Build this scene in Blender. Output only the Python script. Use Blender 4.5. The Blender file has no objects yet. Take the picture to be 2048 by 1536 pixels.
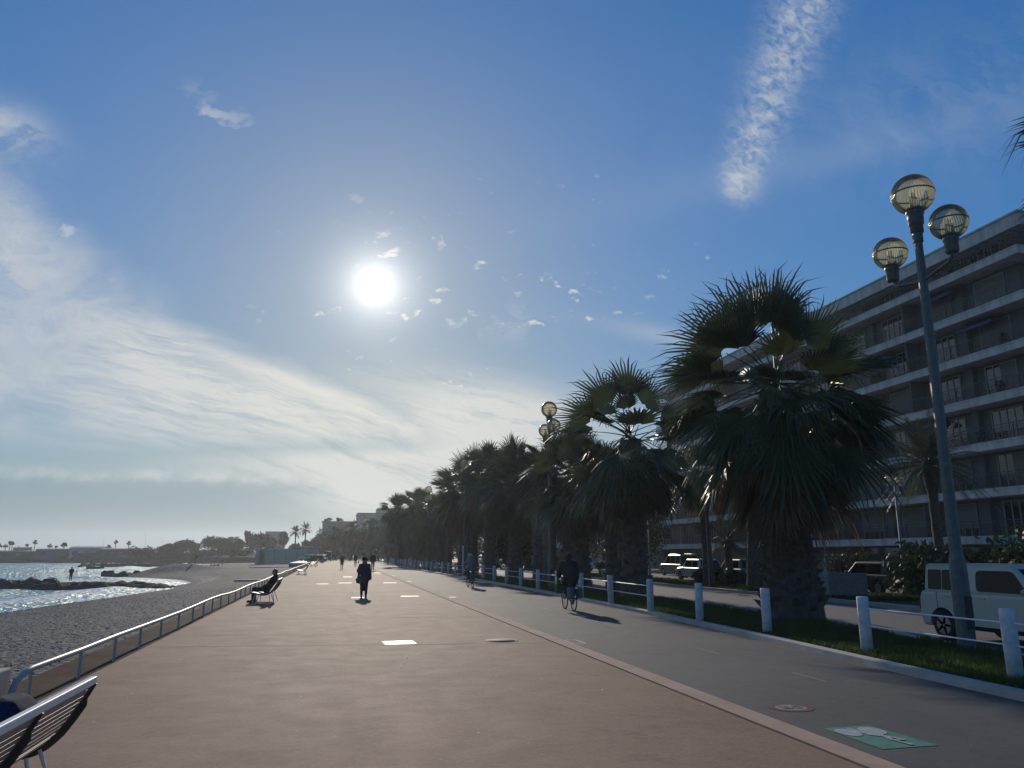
SUN_E = 3.5; EXPO = -0.2; SKY_STR = .1; SKY_DUST = .3; SKY_SAT = 1.34; SKY_VAL = 1.4; SKY_KNEE = 5.5; SKY_TINT = (.90, 1.12, 1.30)
HORIZ_C = (3.3, 4.6, 5.7); BANK_C = (1.9, 2.9, 3.9); CLOUD_C0 = (5.7, 6.2, 6.8); CLOUD_C1 = (9.8, 9.3, 7.9); HAZE = .00024; HAZE_G = .6
PROM_A = (.228, .138, .092); PROM_B = (.31, .196, .134)
import bpy, bmesh, math, random
from mathutils import Vector, Matrix, Quaternion
R = math.radians
C = bpy.context.scene.collection
scene = bpy.context.scene
rnd = random.Random(7)
SUN_EL, SUN_AZ = 19.4, 2.2          # degrees; azimuth clockwise from +Y (the promenade runs along +Y)

# ------------------------------------------------------------------ helpers
def tag(o, label=None, cat=None, group=None, kind=None):
    if label: o['label'] = label
    if cat: o['category'] = cat
    if group: o['group'] = group
    if kind: o['kind'] = kind
    return o

def thing(name, label, cat, loc=(0, 0, 0), rz=0, group=None):
    o = bpy.data.objects.new(name, None); C.objects.link(o)
    o.location = loc; o.rotation_euler = (0, 0, rz); o.empty_display_size = 0.3
    return tag(o, label, cat, group)

def children(o): return [c for c in bpy.data.objects if c.parent == o]

def copy_tree(o, parent=None):
    c = o.copy(); C.objects.link(c); c.parent = parent
    for ch in children(o): copy_tree(ch, c)
    return c

def inst(proto, loc, rz=0, label=None, group=None, s=1.0):
    c = copy_tree(proto); c.location = loc; c.rotation_euler = (0, 0, rz)
    c.scale = (s, s, s) if not isinstance(s, tuple) else s
    if label: c['label'] = label
    if group: c['group'] = group
    return c

class MB:
    def __init__(s): s.v = []; s.f = []; s.smooth = []
    def add(s, vs, fs, smooth=False):
        n = len(s.v); s.v += [tuple(v) for v in vs]
        s.f += [tuple(i + n for i in f) for f in fs]; s.smooth += [smooth] * len(fs)
        return s
    def box(s, x0, x1, y0, y1, z0, z1, M=None):
        vs = [Vector(p) for p in ((x0, y0, z0), (x1, y0, z0), (x1, y1, z0), (x0, y1, z0), (x0, y0, z1), (x1, y0, z1), (x1, y1, z1), (x0, y1, z1))]
        if M: vs = [M @ v for v in vs]
        return s.add(vs, [(3, 2, 1, 0), (4, 5, 6, 7), (0, 1, 5, 4), (1, 2, 6, 5), (2, 3, 7, 6), (3, 0, 4, 7)])
    def tube(s, pts, r, n=8, cap=True, smooth=True):
        pts = [Vector(p) for p in pts]
        rs = r if isinstance(r, (list, tuple)) else [r] * len(pts)
        vs = []; fs = []; up = None
        for i, p in enumerate(pts):
            t = (pts[min(i + 1, len(pts) - 1)] - pts[max(i - 1, 0)])
            t = t.normalized() if t.length > 1e-9 else Vector((0, 0, 1))
            if up is None:
                up = t.orthogonal().normalized()
            else:
                up = (up - t * up.dot(t)); up = up.normalized() if up.length > 1e-6 else t.orthogonal().normalized()
            w = t.cross(up)
            for k in range(n):
                a = 2 * math.pi * k / n
                vs.append(p + (up * math.cos(a) + w * math.sin(a)) * rs[i])
        for i in range(len(pts) - 1):
            for k in range(n):
                a, b = i * n + k, i * n + (k + 1) % n
                fs.append((a, b, b + n, a + n))
        s.add(vs, fs, smooth)
        if cap:
            s.add(vs[:n], [tuple(range(n - 1, -1, -1))]); s.add(vs[-n:], [tuple(range(n))])
        return s
    def ball(s, c, r, n=10, m=6, z0=-1., z1=1.):
        c = Vector(c); r = Vector(r) if isinstance(r, (tuple, list, Vector)) else Vector((r, r, r))
        vs = []; fs = []
        t0, t1 = math.asin(z0), math.asin(z1)
        for j in range(m + 1):
            t = t0 + (t1 - t0) * j / m
            for i in range(n):
                a = 2 * math.pi * i / n
                vs.append(c + Vector((r.x * math.cos(t) * math.cos(a), r.y * math.cos(t) * math.sin(a), r.z * math.sin(t))))
        for j in range(m):
            for i in range(n):
                a, b = j * n + i, j * n + (i + 1) % n
                fs.append((a, b, b + n, a + n))
        return s.add(vs, fs, True)
    def lathe(s, prof, c=(0, 0, 0), n=16, smooth=True):
        c = Vector(c); vs = []; fs = []
        for (r, z) in prof:
            for i in range(n):
                a = 2 * math.pi * i / n
                vs.append(c + Vector((r * math.cos(a), r * math.sin(a), z)))
        for j in range(len(prof) - 1):
            for i in range(n):
                a, b = j * n + i, j * n + (i + 1) % n
                fs.append((a, b, b + n, a + n))
        return s.add(vs, fs, smooth)
    def prism(s, poly, z0, z1, M=None):
        n = len(poly)
        vs = [Vector((p[0], p[1], z0)) for p in poly] + [Vector((p[0], p[1], z1)) for p in poly]
        if M: vs = [M @ v for v in vs]
        fs = [tuple(range(n - 1, -1, -1)), tuple(range(n, 2 * n))] + [(i, (i + 1) % n, n + (i + 1) % n, n + i) for i in range(n)]
        return s.add(vs, fs)
    def grid(s, nx, ny, fn, smooth=True):
        vs = [fn(i / (nx - 1), j / (ny - 1)) for j in range(ny) for i in range(nx)]
        fs = [(j * nx + i, j * nx + i + 1, (j + 1) * nx + i + 1, (j + 1) * nx + i) for j in range(ny - 1) for i in range(nx - 1)]
        return s.add(vs, fs, smooth)
    def mesh(s, name, m=None):
        me = bpy.data.meshes.new(name); me.from_pydata(s.v, [], s.f)
        me.polygons.foreach_set('use_smooth', s.smooth); me.update()
        if m: me.materials.append(m)
        return me
    def build(s, name, m=None, parent=None):
        o = bpy.data.objects.new(name, s.mesh(name, m)); C.objects.link(o)
        if parent is not None: o.parent = parent
        return o

def baked(o, mods):
    """apply modifiers (list of (type, dict)) to object o by evaluating it"""
    for t, kw in mods:
        md = o.modifiers.new(t, t)
        for k, v in kw.items(): setattr(md, k, v)
    dg = bpy.context.evaluated_depsgraph_get(); dg.update()
    me = bpy.data.meshes.new_from_object(o.evaluated_get(dg))
    old = o.data; o.modifiers.clear(); o.data = me; me.name = o.name
    bpy.data.meshes.remove(old)
    return o

def fix_normals(o):
    bm = bmesh.new(); bm.from_mesh(o.data); bmesh.ops.remove_doubles(bm, verts=bm.verts, dist=1e-5)
    bmesh.ops.recalc_face_normals(bm, faces=bm.faces); bm.to_mesh(o.data); bm.free(); return o

def weld(o, bevel=0., seg=2):
    fix_normals(o)
    if bevel: baked(o, [('BEVEL', dict(width=bevel, segments=seg, limit_method='ANGLE', angle_limit=R(25)))])
    return o

# ------------------------------------------------------------------ materials
MATS = {}
def nt_new(name):
    m = bpy.data.materials.new(name); m.use_nodes = True
    nt = m.node_tree; return m, nt, nt.nodes['Principled BSDF']

def mat(name, col, rough=.7, spec=.5, metal=0., var=.15, scale=6., bump=0., bscale=60., trans=0., coord='Object', detail=4., col2=None, stretch=None, bdist=.02):
    if name in MATS: return MATS[name]
    m, nt, b = nt_new(name); N, L = nt.nodes, nt.links
    b.inputs['Roughness'].default_value = rough; b.inputs['Specular IOR Level'].default_value = spec; b.inputs['Metallic'].default_value = metal
    tc = N.new('ShaderNodeTexCoord'); src = tc.outputs[coord]
    if stretch:
        mp = N.new('ShaderNodeMapping'); mp.inputs['Scale'].default_value = stretch; L.new(src, mp.inputs[0]); src = mp.outputs[0]
    if var or col2:
        n = N.new('ShaderNodeTexNoise'); n.inputs['Scale'].default_value = scale; n.inputs['Detail'].default_value = detail; n.inputs['Roughness'].default_value = .65
        L.new(src, n.inputs['Vector'])
        cr = N.new('ShaderNodeValToRGB'); L.new(n.outputs['Fac'], cr.inputs[0])
        c = Vector(col); c2 = Vector(col2) if col2 else c * (1 + var)
        c1 = c if col2 else c * (1 - var)
        cr.color_ramp.elements[0].position = .32; cr.color_ramp.elements[1].position = .68
        cr.color_ramp.elements[0].color = (*c1, 1); cr.color_ramp.elements[1].color = (*c2, 1)
        L.new(cr.outputs[0], b.inputs['Base Color'])
    else: b.inputs['Base Color'].default_value = (*col, 1)
    if bump:
        n2 = N.new('ShaderNodeTexNoise'); n2.inputs['Scale'].default_value = bscale; n2.inputs['Detail'].default_value = 3; L.new(src, n2.inputs['Vector'])
        bp = N.new('ShaderNodeBump'); bp.inputs['Strength'].default_value = bump; bp.inputs['Distance'].default_value = bdist
        L.new(n2.outputs['Fac'], bp.inputs['Height']); L.new(bp.outputs[0], b.inputs['Normal'])
    if trans:
        t = N.new('ShaderNodeBsdfTranslucent'); t.inputs[0].default_value = (*(Vector(col) * 1.6), 1)
        mx = N.new('ShaderNodeMixShader'); mx.inputs[0].default_value = trans
        L.new(b.outputs[0], mx.inputs[1]); L.new(t.outputs[0], mx.inputs[2]); L.new(mx.outputs[0], N['Material Output'].inputs[0])
    MATS[name] = m; return m

def ground_mat(name, ca, cb, big=.25, fine=40., rough=.55, spec=.5, bump=.3, speck=None, specscale=9., stain=.25, bscale=220., joints=None):
    """worn ground: large blotches, fine aggregate, stains, optional pale specks and joint lines"""
    m, nt, b = nt_new(name); N, L = nt.nodes, nt.links
    tc = N.new('ShaderNodeTexCoord'); v = tc.outputs['Object']
    def noise(sc, det=4, ro=.6, vec=v):
        n = N.new('ShaderNodeTexNoise'); n.inputs['Scale'].default_value = sc; n.inputs['Detail'].default_value = det; n.inputs['Roughness'].default_value = ro
        L.new(vec, n.inputs['Vector']); return n.outputs['Fac']
    def ramp(f, p0, p1, c0, c1):
        r = N.new('ShaderNodeValToRGB'); L.new(f, r.inputs[0]); e = r.color_ramp.elements
        e[0].position = p0; e[1].position = p1; e[0].color = (*c0, 1); e[1].color = (*c1, 1); return r.outputs[0]
    def mixc(fac, a, c, mode='MIX'):
        x = N.new('ShaderNodeMix'); x.data_type = 'RGBA'; x.blend_type = mode
        if isinstance(fac, float): x.inputs[0].default_value = fac
        else: L.new(fac, x.inputs[0])
        for i, q in ((6, a), (7, c)):
            if isinstance(q, tuple): x.inputs[i].default_value = (*q, 1)
            else: L.new(q, x.inputs[i])
        return x.outputs[2]
    base = ramp(noise(big, 6, .7), .35, .65, ca, cb)
    agg = ramp(noise(fine, 5, .75), .3, .7, (.84, .84, .84), (1.15, 1.15, 1.15))
    base = mixc(1., base, agg, 'MULTIPLY')
    base = mixc(1., base, ramp(noise(5., 6, .7), .3, .7, (.88, .88, .88), (1.1, 1.1, 1.1)), 'MULTIPLY')
    st = ramp(noise(.9, 8, .75), .52, .7, (0, 0, 0), (stain, stain, stain))
    base = mixc(st, base, tuple(Vector(ca) * .55))
    if speck:
        vo = N.new('ShaderNodeTexVoronoi'); vo.inputs['Scale'].default_value = specscale; L.new(v, vo.inputs['Vector'])
        s = ramp(vo.outputs['Distance'], .03, .06, (1, 1, 1), (0, 0, 0))
        keep = ramp(noise(2.3, 2), .5, .56, (0, 0, 0), (1, 1, 1))
        base = mixc(mixc(1., s, keep, 'MULTIPLY'), base, speck)
    L.new(base, b.inputs['Base Color'])
    rr = N.new('ShaderNodeMapRange'); L.new(noise(1.7, 6), rr.inputs[0]); rr.inputs[1].default_value = .3; rr.inputs[2].default_value = .7
    rr.inputs[3].default_value = rough - .03; rr.inputs[4].default_value = rough + .03; L.new(rr.outputs[0], b.inputs['Roughness'])
    b.inputs['Specular IOR Level'].default_value = spec; b.inputs['Specular Tint'].default_value = (1, .93, .84, 1)
    bp = N.new('ShaderNodeBump'); bp.inputs['Strength'].default_value = bump; bp.inputs['Distance'].default_value = .006
    L.new(noise(bscale, 3), bp.inputs['Height']); L.new(bp.outputs[0], b.inputs['Normal'])
    MATS[name] = m; return m

M_white = mat('white_paint', (.72, .72, .74), .45, var=.08, scale=8)
M_steel = mat('brushed_steel', (.46, .43, .40), .45, .25, metal=.0, var=.1, scale=20)
M_darkmetal = mat('dark_metal', (.03, .034, .04), .45, var=.2)
M_lampgreen = mat('lamp_post_paint', (.10, .115, .125), .45, var=.25, scale=9, bump=.1)
M_rubber = mat('tyre_rubber', (.018, .018, .02), .8, var=.1)
M_rim = mat('alloy', (.35, .35, .37), .35, metal=.9, var=.05)
M_concrete = mat('concrete', (.36, .33, .29), .85, var=.18, scale=3, bump=.3, bscale=50)
M_kerb = mat('kerb_stone', (.42, .38, .35), .75, var=.15, scale=2.5, bump=.25, bscale=70)
M_orange = mat('pink_kerb_stone', (.42, .29, .21), .85, .12, var=.14, scale=2, bump=.2, bscale=70)
M_leaf = mat('palm_leaf', (.045, .062, .03), .42, .5, var=.35, scale=1.5, trans=.22)
M_leafdry = mat('palm_leaf_dry', (.125, .09, .06), .65, .3, var=.35, scale=1.5, trans=.2)
M_trunk = mat('palm_bark', (.10, .078, .062), .9, var=.4, scale=5, bump=.7, bscale=24, bdist=.05)
M_bark = mat('tree_bark', (.085, .07, .055), .9, var=.3, scale=6, bump=.5, bscale=30)
M_fol = mat('foliage', (.038, .055, .024), .6, .3, var=.4, scale=.7, trans=.15)
M_folpine = mat('pine_foliage', (.022, .034, .018), .75, .1, var=.4, scale=.5, trans=.04)
M_folyel = mat('yellow_green_foliage', (.095, .095, .03), .6, .3, var=.35, scale=1., trans=.25)
M_folblue = mat('grey_green_foliage', (.055, .08, .06), .6, .3, var=.35, scale=1.2, trans=.15)
M_folred = mat('reddish_foliage', (.09, .035, .03), .6, .3, var=.4, scale=1.2, trans=.15)
M_glass = mat('dark_window_glass', (.018, .022, .026), .06, .8, var=0)
M_glass2 = mat('clear_window_glass', (.008, .010, .012), .1, .16, var=0)
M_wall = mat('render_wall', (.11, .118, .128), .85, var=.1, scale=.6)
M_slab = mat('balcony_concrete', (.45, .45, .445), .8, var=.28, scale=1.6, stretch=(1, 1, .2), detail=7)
M_skin = mat('skin', (.42, .26, .18), .55, var=.05)
M_hair = mat('dark_hair', (.02, .016, .014), .5, var=.2, scale=30)
M_black = mat('black_cloth', (.026, .027, .032), .9, .12, var=.2)
M_navy = mat('navy_cloth', (.026, .034, .065), .9, .12, var=.25, scale=8)

M_postwhite = mat('weathered_white_paint', (.42, .42, .43), .6, .3, var=.3, scale=5, detail=8, col2=(.68, .68, .70))
M_polegrey = mat('pole_grey', (.20, .215, .23), .55, .3, var=.15)
from mathutils import noise as mnoise
# ------------------------------------------------------------------ camera, sun, sky
cam_d = bpy.data.cameras.new('camera'); cam = bpy.data.objects.new('camera', cam_d); C.objects.link(cam)
cam.location = (0, 0, 1.8); cam_d.sensor_width = 36; cam_d.lens = 1538 / 2048 * 36; cam_d.clip_end = 6000; cam_d.clip_start = .05
cam.rotation_euler = (R(90 + 12.43), 0, R(-12.84)); scene.camera = cam
sd = Vector((math.sin(R(SUN_AZ)) * math.cos(R(SUN_EL)), math.cos(R(SUN_AZ)) * math.cos(R(SUN_EL)), math.sin(R(SUN_EL))))
sl = bpy.data.lights.new('sun', 'SUN'); sl.energy = SUN_E; sl.angle = R(.53); sl.color = (1, .89, .74)
so = bpy.data.objects.new('sun', sl); C.objects.link(so); so.rotation_euler = (-sd).to_track_quat('-Z', 'Y').to_euler(); so.location = (0, 0, 60)
scene.view_settings.view_transform = 'Standard'; scene.view_settings.look = 'None'; scene.view_settings.gamma = 1; scene.view_settings.exposure = EXPO
scene.cycles.max_bounces = 6; scene.cycles.diffuse_bounces = 3; scene.cycles.glossy_bounces = 3; scene.cycles.transparent_max_bounces = 12; scene.cycles.volume_bounces = 0
scene.cycles.sample_clamp_indirect = 4.; scene.cycles.caustics_reflective = False; scene.cycles.caustics_refractive = False

w = bpy.data.worlds.new('World'); scene.world = w; w.use_nodes = True
WN, WL = w.node_tree.nodes, w.node_tree.links
class E_:                                    # tiny expression wrapper over math nodes
    def __init__(s, k): s.k = k
    @staticmethod
    def op(o, *a, clamp=False):
        n = WN.new('ShaderNodeMath'); n.operation = o; n.use_clamp = clamp
        for i, q in enumerate(a):
            if isinstance(q, E_): WL.new(q.k, n.inputs[i])
            else: n.inputs[i].default_value = q
        return E_(n.outputs[0])
    def __add__(s, o): return E_.op('ADD', s, o)
    __radd__ = __add__
    def __sub__(s, o): return E_.op('SUBTRACT', s, o)
    def __rsub__(s, o): return E_.op('SUBTRACT', o, s)
    def __mul__(s, o): return E_.op('MULTIPLY', s, o)
    __rmul__ = __mul__
    def __rtruediv__(s, o): return E_.op('DIVIDE', o, s)
    def __truediv__(s, o): return E_.op('DIVIDE', s, o)
    def max(s, o): return E_.op('MAXIMUM', s, o)
    def min(s, o): return E_.op('MINIMUM', s, o)
    def exp(s): return E_.op('EXPONENT', s)
    def step(s, lo, hi):                     # smoothstep lo..hi
        n = WN.new('ShaderNodeMapRange'); n.interpolation_type = 'SMOOTHSTEP'; WL.new(s.k, n.inputs[0])
        n.inputs[1].default_value = lo; n.inputs[2].default_value = hi; return E_(n.outputs[0])
tcw = WN.new('ShaderNodeTexCoord'); nrm = WN.new('ShaderNodeVectorMath'); nrm.operation = 'NORMALIZE'; WL.new(tcw.outputs['Generated'], nrm.inputs[0])
sx = WN.new('ShaderNodeSeparateXYZ'); WL.new(nrm.outputs[0], sx.inputs[0])
DX, DY, DZ = (E_(sx.outputs[i]) for i in range(3))
A = DX / DY.max(.08); B = DZ / DY.max(.08)         # sky coordinates: tangents east of and above due +Y
front = DY.step(.1, .3)
def vec(x, y, z=0.):
    n = WN.new('ShaderNodeCombineXYZ')
    for i, q in enumerate((x, y, z)):
        if isinstance(q, E_): WL.new(q.k, n.inputs[i])
        else: n.inputs[i].default_value = q
    return n.outputs[0]
def wnoise(x, y, sc=1., det=6., ro=.6, z=0., dist=0.):
    n = WN.new('ShaderNodeTexNoise'); n.inputs['Scale'].default_value = sc; n.inputs['Detail'].default_value = det; n.inputs['Roughness'].default_value = ro; n.inputs['Distortion'].default_value = dist
    WL.new(vec(x, y, z), n.inputs['Vector']); return E_(n.outputs['Fac'])
def blob(ca, cb, ra, rb, rot=0.):  # cloud positions here and below were converted from image pixels
    c, s = math.cos(rot), math.sin(rot)
    u = ((A - ca) * c + (B - cb) * s) / ra; v = ((B - cb) * c - (A - ca) * s) / rb
    return ((u * u + v * v) * -1.).exp()
# streaky noise, tilted like the cirrus band
ct, stl = math.cos(-.22), math.sin(-.22)
w1 = wnoise(A * 3.5, B * 5, 1., 5, .6, 21.) - .5; w2 = wnoise(A * 9, B * 14, 1., 5, .6, 31.) - .5
U = A * ct + B * stl + w1 * .1; V = B * ct - A * stl + w1 * .07 + w2 * .02
streak = wnoise(U * 2.6, V * 17, 1., 9, .68)
streak2 = wnoise(U * 8, V * 75, 1., 7, .66, 3.)
mott = wnoise(A * 8 + w1 * 2., B * 12 + w2 * 3., 1., 9, .66, 5.)
fine = wnoise(A * 30, B * 34, 1., 7, .64, 9.)
edge_n = (wnoise(A * 6, B * 8, 1., 6, .62, 2.) - .5)
f1 = (.318 - (A + .239) * 1.11) - B; f2 = (.302 - (A + .239) * .315) - B
low = B.step(.10, .17)
st = streak * .62 + streak2 * .38
# thin veil over the whole left, dense silky band to its lower right
veil = (f1 + edge_n * .2).step(-.05, .16) * B.step(.1, .22) * (mott.step(.28, .72) * .5 + .32)
soft = (f2 + edge_n * .06).step(-.01, .05) * low * (st.step(.36, .58) * .85 + .25)
band = soft * A.step(-.5, -.2).max(.55) * (1. - A.step(.08, .2))
band2 = blob(-.07, .215, .2, .035, -.3) * (st.step(.3, .6) * .6 + .4) * (f2 + edge_n * .05).step(0., .03) * 1.1
cream = (blob(.02, .113, .19, .021, .03) * .95 + blob(.215, .15, .12, .03, -.1) * .95 + blob(.06, .07, .1, .028, 0.) * .95 + blob(.17, .1, .14, .028, .05) * .85 + blob(.2, .195, .16, .04, -.1) * .85).min(1.) * (st.step(.33, .55) * .8 + .2)
bank_top = .083 + (wnoise(A * 20, 0., 1., 7, .62, 4.) - .5) * .02 - A.max(-.02) * .35
bank = (bank_top - B).step(-.002, .008) * (1. - A.step(-.05, .05)) * .5
bank_rim = ((B - bank_top) * (B - bank_top) * -14000.).exp() * (1. - A.step(-.1, .05)) * (fine.step(.35, .7) * .45 + .05)
# old contrail, breaking into lumps
dxx, dyy = -.395, -.919
t_ = (A - .66) * dxx + (B - .735) * dyy; s_ = (A - .66) * -dyy + (B - .735) * dxx + (wnoise(t_ * 9, 0., 1., 4, .6, 7.) - .5) * .05
lump = wnoise(A * 46 + B * 10, B * 60, 1., 6, .62, 11., dist=.6)
wid = .040 - t_ * .055
trail = ((s_ / wid) * (s_ / wid) * -1.).exp() * t_.step(-.6, -.2).max(.8) * (1. - t_.step(.19, .235)) * (lump * .75 + mott * .4).step(.38, .78) * .72
# scattered small puffs
def puffs(fa, fb, z, th, thw=.17):
    big = wnoise(A * fa * .3, B * fb * .3, 1., 2, .5, z + 40.).step(.44, .6)
    n = wnoise(A * fa + w2 * 1.5, B * fb + w2 * 2., 1., 6, .55, z)
    return (n * (big * .35 + .65)).step(th, th + thw)
puff = (puffs(36., 66., 0., .545) * blob(.17, .30, .26, .12, -.15).step(.15, .5) + puffs(20., 30., 3.3, .52, .12) * blob(-.27, .47, .1, .17, -.8).step(.2, .7) * .6
        + puffs(28., 50., 7.1, .52, .16) * blob(.22, .19, .19, .045, -.1).step(.2, .7) * .8 + puffs(44., 66., 1.7, .585) * blob(.3, .4, .4, .2).step(.3, .8) * .5)
wisp = (blob(.225, .31, .06, .026, .1) * mott.step(.42, .72) * .55 + blob(.46, .308, .09, .014, -.13) * .28 + blob(.2, .175, .09, .03, 0.) * mott.step(.35, .7) * .5
        + blob(1.05, .78, .5, .14, .3) * (mott.step(.2, .9) * .22) + blob(.72, .62, .35, .035, .33) * .12 + blob(-.43, .53, .055, .03, -.4) * mott.step(.3, .6) * .6)
cl = (veil.max(band).max(band2).max(cream) + bank_rim + wisp + trail).min(1.)
cl = cl.max(puff) * front
cl = (cl * DZ.step(-.01, .03)).min(.93)
sky = WN.new('ShaderNodeTexSky'); sky.sky_type = 'NISHITA'; sky.sun_disc = False; sky.sun_elevation = R(SUN_EL); sky.sun_rotation = R(SUN_AZ)
sky.altitude = 5; sky.air_density = 1.0; sky.dust_density = SKY_DUST; sky.ozone_density = 2.2
dot = DX * sd.x + DY * sd.y + DZ * sd.z
ang = E_.op('ARCCOSINE', dot.min(.999999)) * 57.29578
def cmix(fac, a, b, mode='MIX'):
    x = WN.new('ShaderNodeMix'); x.data_type = 'RGBA'; x.blend_type = mode; x.clamp_factor = True
    for i, q in ((0, fac), (6, a), (7, b)):
        if isinstance(q, E_): WL.new(q.k, x.inputs[i])
        elif isinstance(q, tuple): x.inputs[i].default_value = (*q, 1)
        elif isinstance(q, (int, float)): x.inputs[i].default_value = q
        else: WL.new(q, x.inputs[i])
    return x.outputs[2]
hsv = WN.new('ShaderNodeHueSaturation'); hsv.inputs['Saturation'].default_value = SKY_SAT; hsv.inputs['Value'].default_value = SKY_VAL; WL.new(sky.outputs[0], hsv.inputs['Color'])
skyc = cmix(1., hsv.outputs[0], SKY_TINT, 'MULTIPLY')
# compress the aureole a little so that the whole sky keeps its blue
lum = WN.new('ShaderNodeVectorMath'); lum.operation = 'DOT_PRODUCT'; WL.new(skyc, lum.inputs[0]); lum.inputs[1].default_value = (.3, .5, .2)
cmp_ = 1. / (1. + E_(lum.outputs['Value']) / SKY_KNEE)
cs = WN.new('ShaderNodeVectorMath'); cs.operation = 'SCALE'; WL.new(skyc, cs.inputs[0]); WL.new(cmp_.k, cs.inputs[3]); skyc = cs.outputs[0]
skyc = cmix((B.max(0.) * -9.).exp() * .8 * front, skyc, HORIZ_C)
skyc = cmix(bank * front, skyc, BANK_C)
warm = ((ang * -1. / 16.).exp())
clc = cmix(warm, CLOUD_C0, CLOUD_C1)
skyc = cmix(cl, skyc, clc)
glow = (ang * -1. / .16).exp() * 700. + (ang * -1. / 1.35).exp() * 17. + (ang * -1. / 4.).exp() * 2.2
gl = WN.new('ShaderNodeVectorMath'); gl.operation = 'SCALE'; gl.inputs[0].default_value = (1, .95, .86); WL.new(glow.min(160.).k, gl.inputs[3])
sunc = cmix(1., skyc, gl.outputs[0], 'ADD')
bg = WN['Background']; bg.inputs[1].default_value = SKY_STR; WL.new(sunc, bg.inputs[0])
w.cycles.sampling_method = 'MANUAL'; w.cycles.sample_map_resolution = 1024

# ------------------------------------------------------------------ ground surfaces
def interp(tab):
    def f(y):
        if y <= tab[0][0]: return tab[0][1]
        for (a, b), (c, d) in zip(tab, tab[1:]):
            if y <= c: return b + (d - b) * (y - a) / (c - a)
        return tab[-1][1]
    return f
KV = interp([(-20, 8.0), (8, 8.4), (12, 8.65), (16, 9.0), (23, 9.35), (35, 9.65), (54, 9.7), (77, 9.3), (140, 9.1), (260, 9.1)])     # verge kerb; ground positions here and below worked out from image pixels
ER = interp([(-20, 11.2), (8, 11.4), (12, 11.7), (17, 12.3), (31, 12.75), (40, 12.7), (51, 12.0), (100, 11.7), (260, 11.7)])        # road's near edge
YS = [-20 + i * 3. for i in range(0, 32)] + [76 + i * 12 for i in range(16)] + [262]
def strip(name, fl, fr, z0, z1, m, ys=YS, kind='structure'):
    """a raised strip between two edge curves, top at z1, sides down to z0"""
    F = lambda q: q if callable(q) else (lambda y: q)
    fl, fr = F(fl), F(fr); b = MB(); vs = []; fs = []
    for y in ys: vs += [(fl(y), y, z0), (fl(y), y, z1), (fr(y), y, z1), (fr(y), y, z0)]
    for i in range(len(ys) - 1):
        k = i * 4
        for j in range(3): fs.append((k + j, k + j + 1, k + j + 5, k + j + 4))
    fs.append((0, 3, 2, 1)); k = (len(ys) - 1) * 4; fs.append((k, k + 1, k + 2, k + 3))
    b.add(vs, fs); o = b.build(name, m); fix_normals(o); return tag(o, kind=kind)

M_prom = ground_mat('promenade_asphalt', PROM_A, PROM_B, big=.16, fine=20, rough=.8, spec=.13, bump=.5, speck=(.75, .72, .68), specscale=3.2, stain=.6, bscale=120)
M_cyc = ground_mat('cycle_asphalt', (.098, .096, .094), (.128, .124, .118), big=.2, fine=22, rough=.8, spec=.16, bump=.5, stain=.3, speck=(.3, .29, .27), specscale=4.)
M_road = ground_mat('road_asphalt', (.13, .125, .118), (.17, .162, .15), big=.12, fine=40, rough=.75, spec=.3, bump=.3, stain=.3)
M_pave = ground_mat('pavement', (.24, .22, .2), (.3, .27, .24), big=.3, fine=30, rough=.7)
M_dirt = ground_mat('verge_soil', (.035, .042, .018), (.075, .07, .03), big=.8, fine=20, rough=.95, spec=.1, bump=.8)
M_ledge = ground_mat('ledge_concrete', (.05, .031, .023), (.12, .08, .058), big=.5, fine=12, rough=.9, spec=.03, stain=.5)
strip('promenade', -3.5, 4.55, -.6, 0., M_prom)
strip('kerb_band', 4.553, 4.85, -.1, .018, M_orange)
strip('cycle_path', 4.853, KV, -.1, .0, M_cyc)
strip('verge_kerb', lambda y: KV(y) + .003, lambda y: KV(y) + .25, -.1, .10, M_kerb)
strip('verge', lambda y: KV(y) + .253, ER, -.1, .075, M_dirt)
strip('road_kerb', lambda y: ER(y) + .003, lambda y: ER(y) + .2, -.2, .09, M_kerb)
strip('road', lambda y: ER(y) + .203, 19.0, -.3, -.05, M_road)
strip('median_kerb', 19.003, 19.25, -.3, .08, M_kerb)
strip('median', 19.253, 22.6, -.3, .06, M_dirt)
strip('service_road', 22.603, 31.4, -.3, -.045, M_road)
strip('pavement', 31.403, 36.0, -.3, .07, M_pave)
strip('plaza', -8.2, -3.503, -1., -.004, M_pave, [160, 190, 230, 262])
strip('lower_ledge', -4.45, -3.503, -1.2, -.07, M_ledge, [-20 + i * 6 for i in range(30)])
# land everywhere else
b = MB()
b.add([(x, y, -.31) for (x, y) in ((-5, -150), (900, -150), (900, 1500), (-5, 1500))], [(0, 1, 2, 3)])
tag(b.build('ground', ground_mat('plain_ground', (.12, .115, .09), (.17, .155, .12), big=.05, fine=3, rough=.9, spec=.2)), kind='structure')

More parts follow.
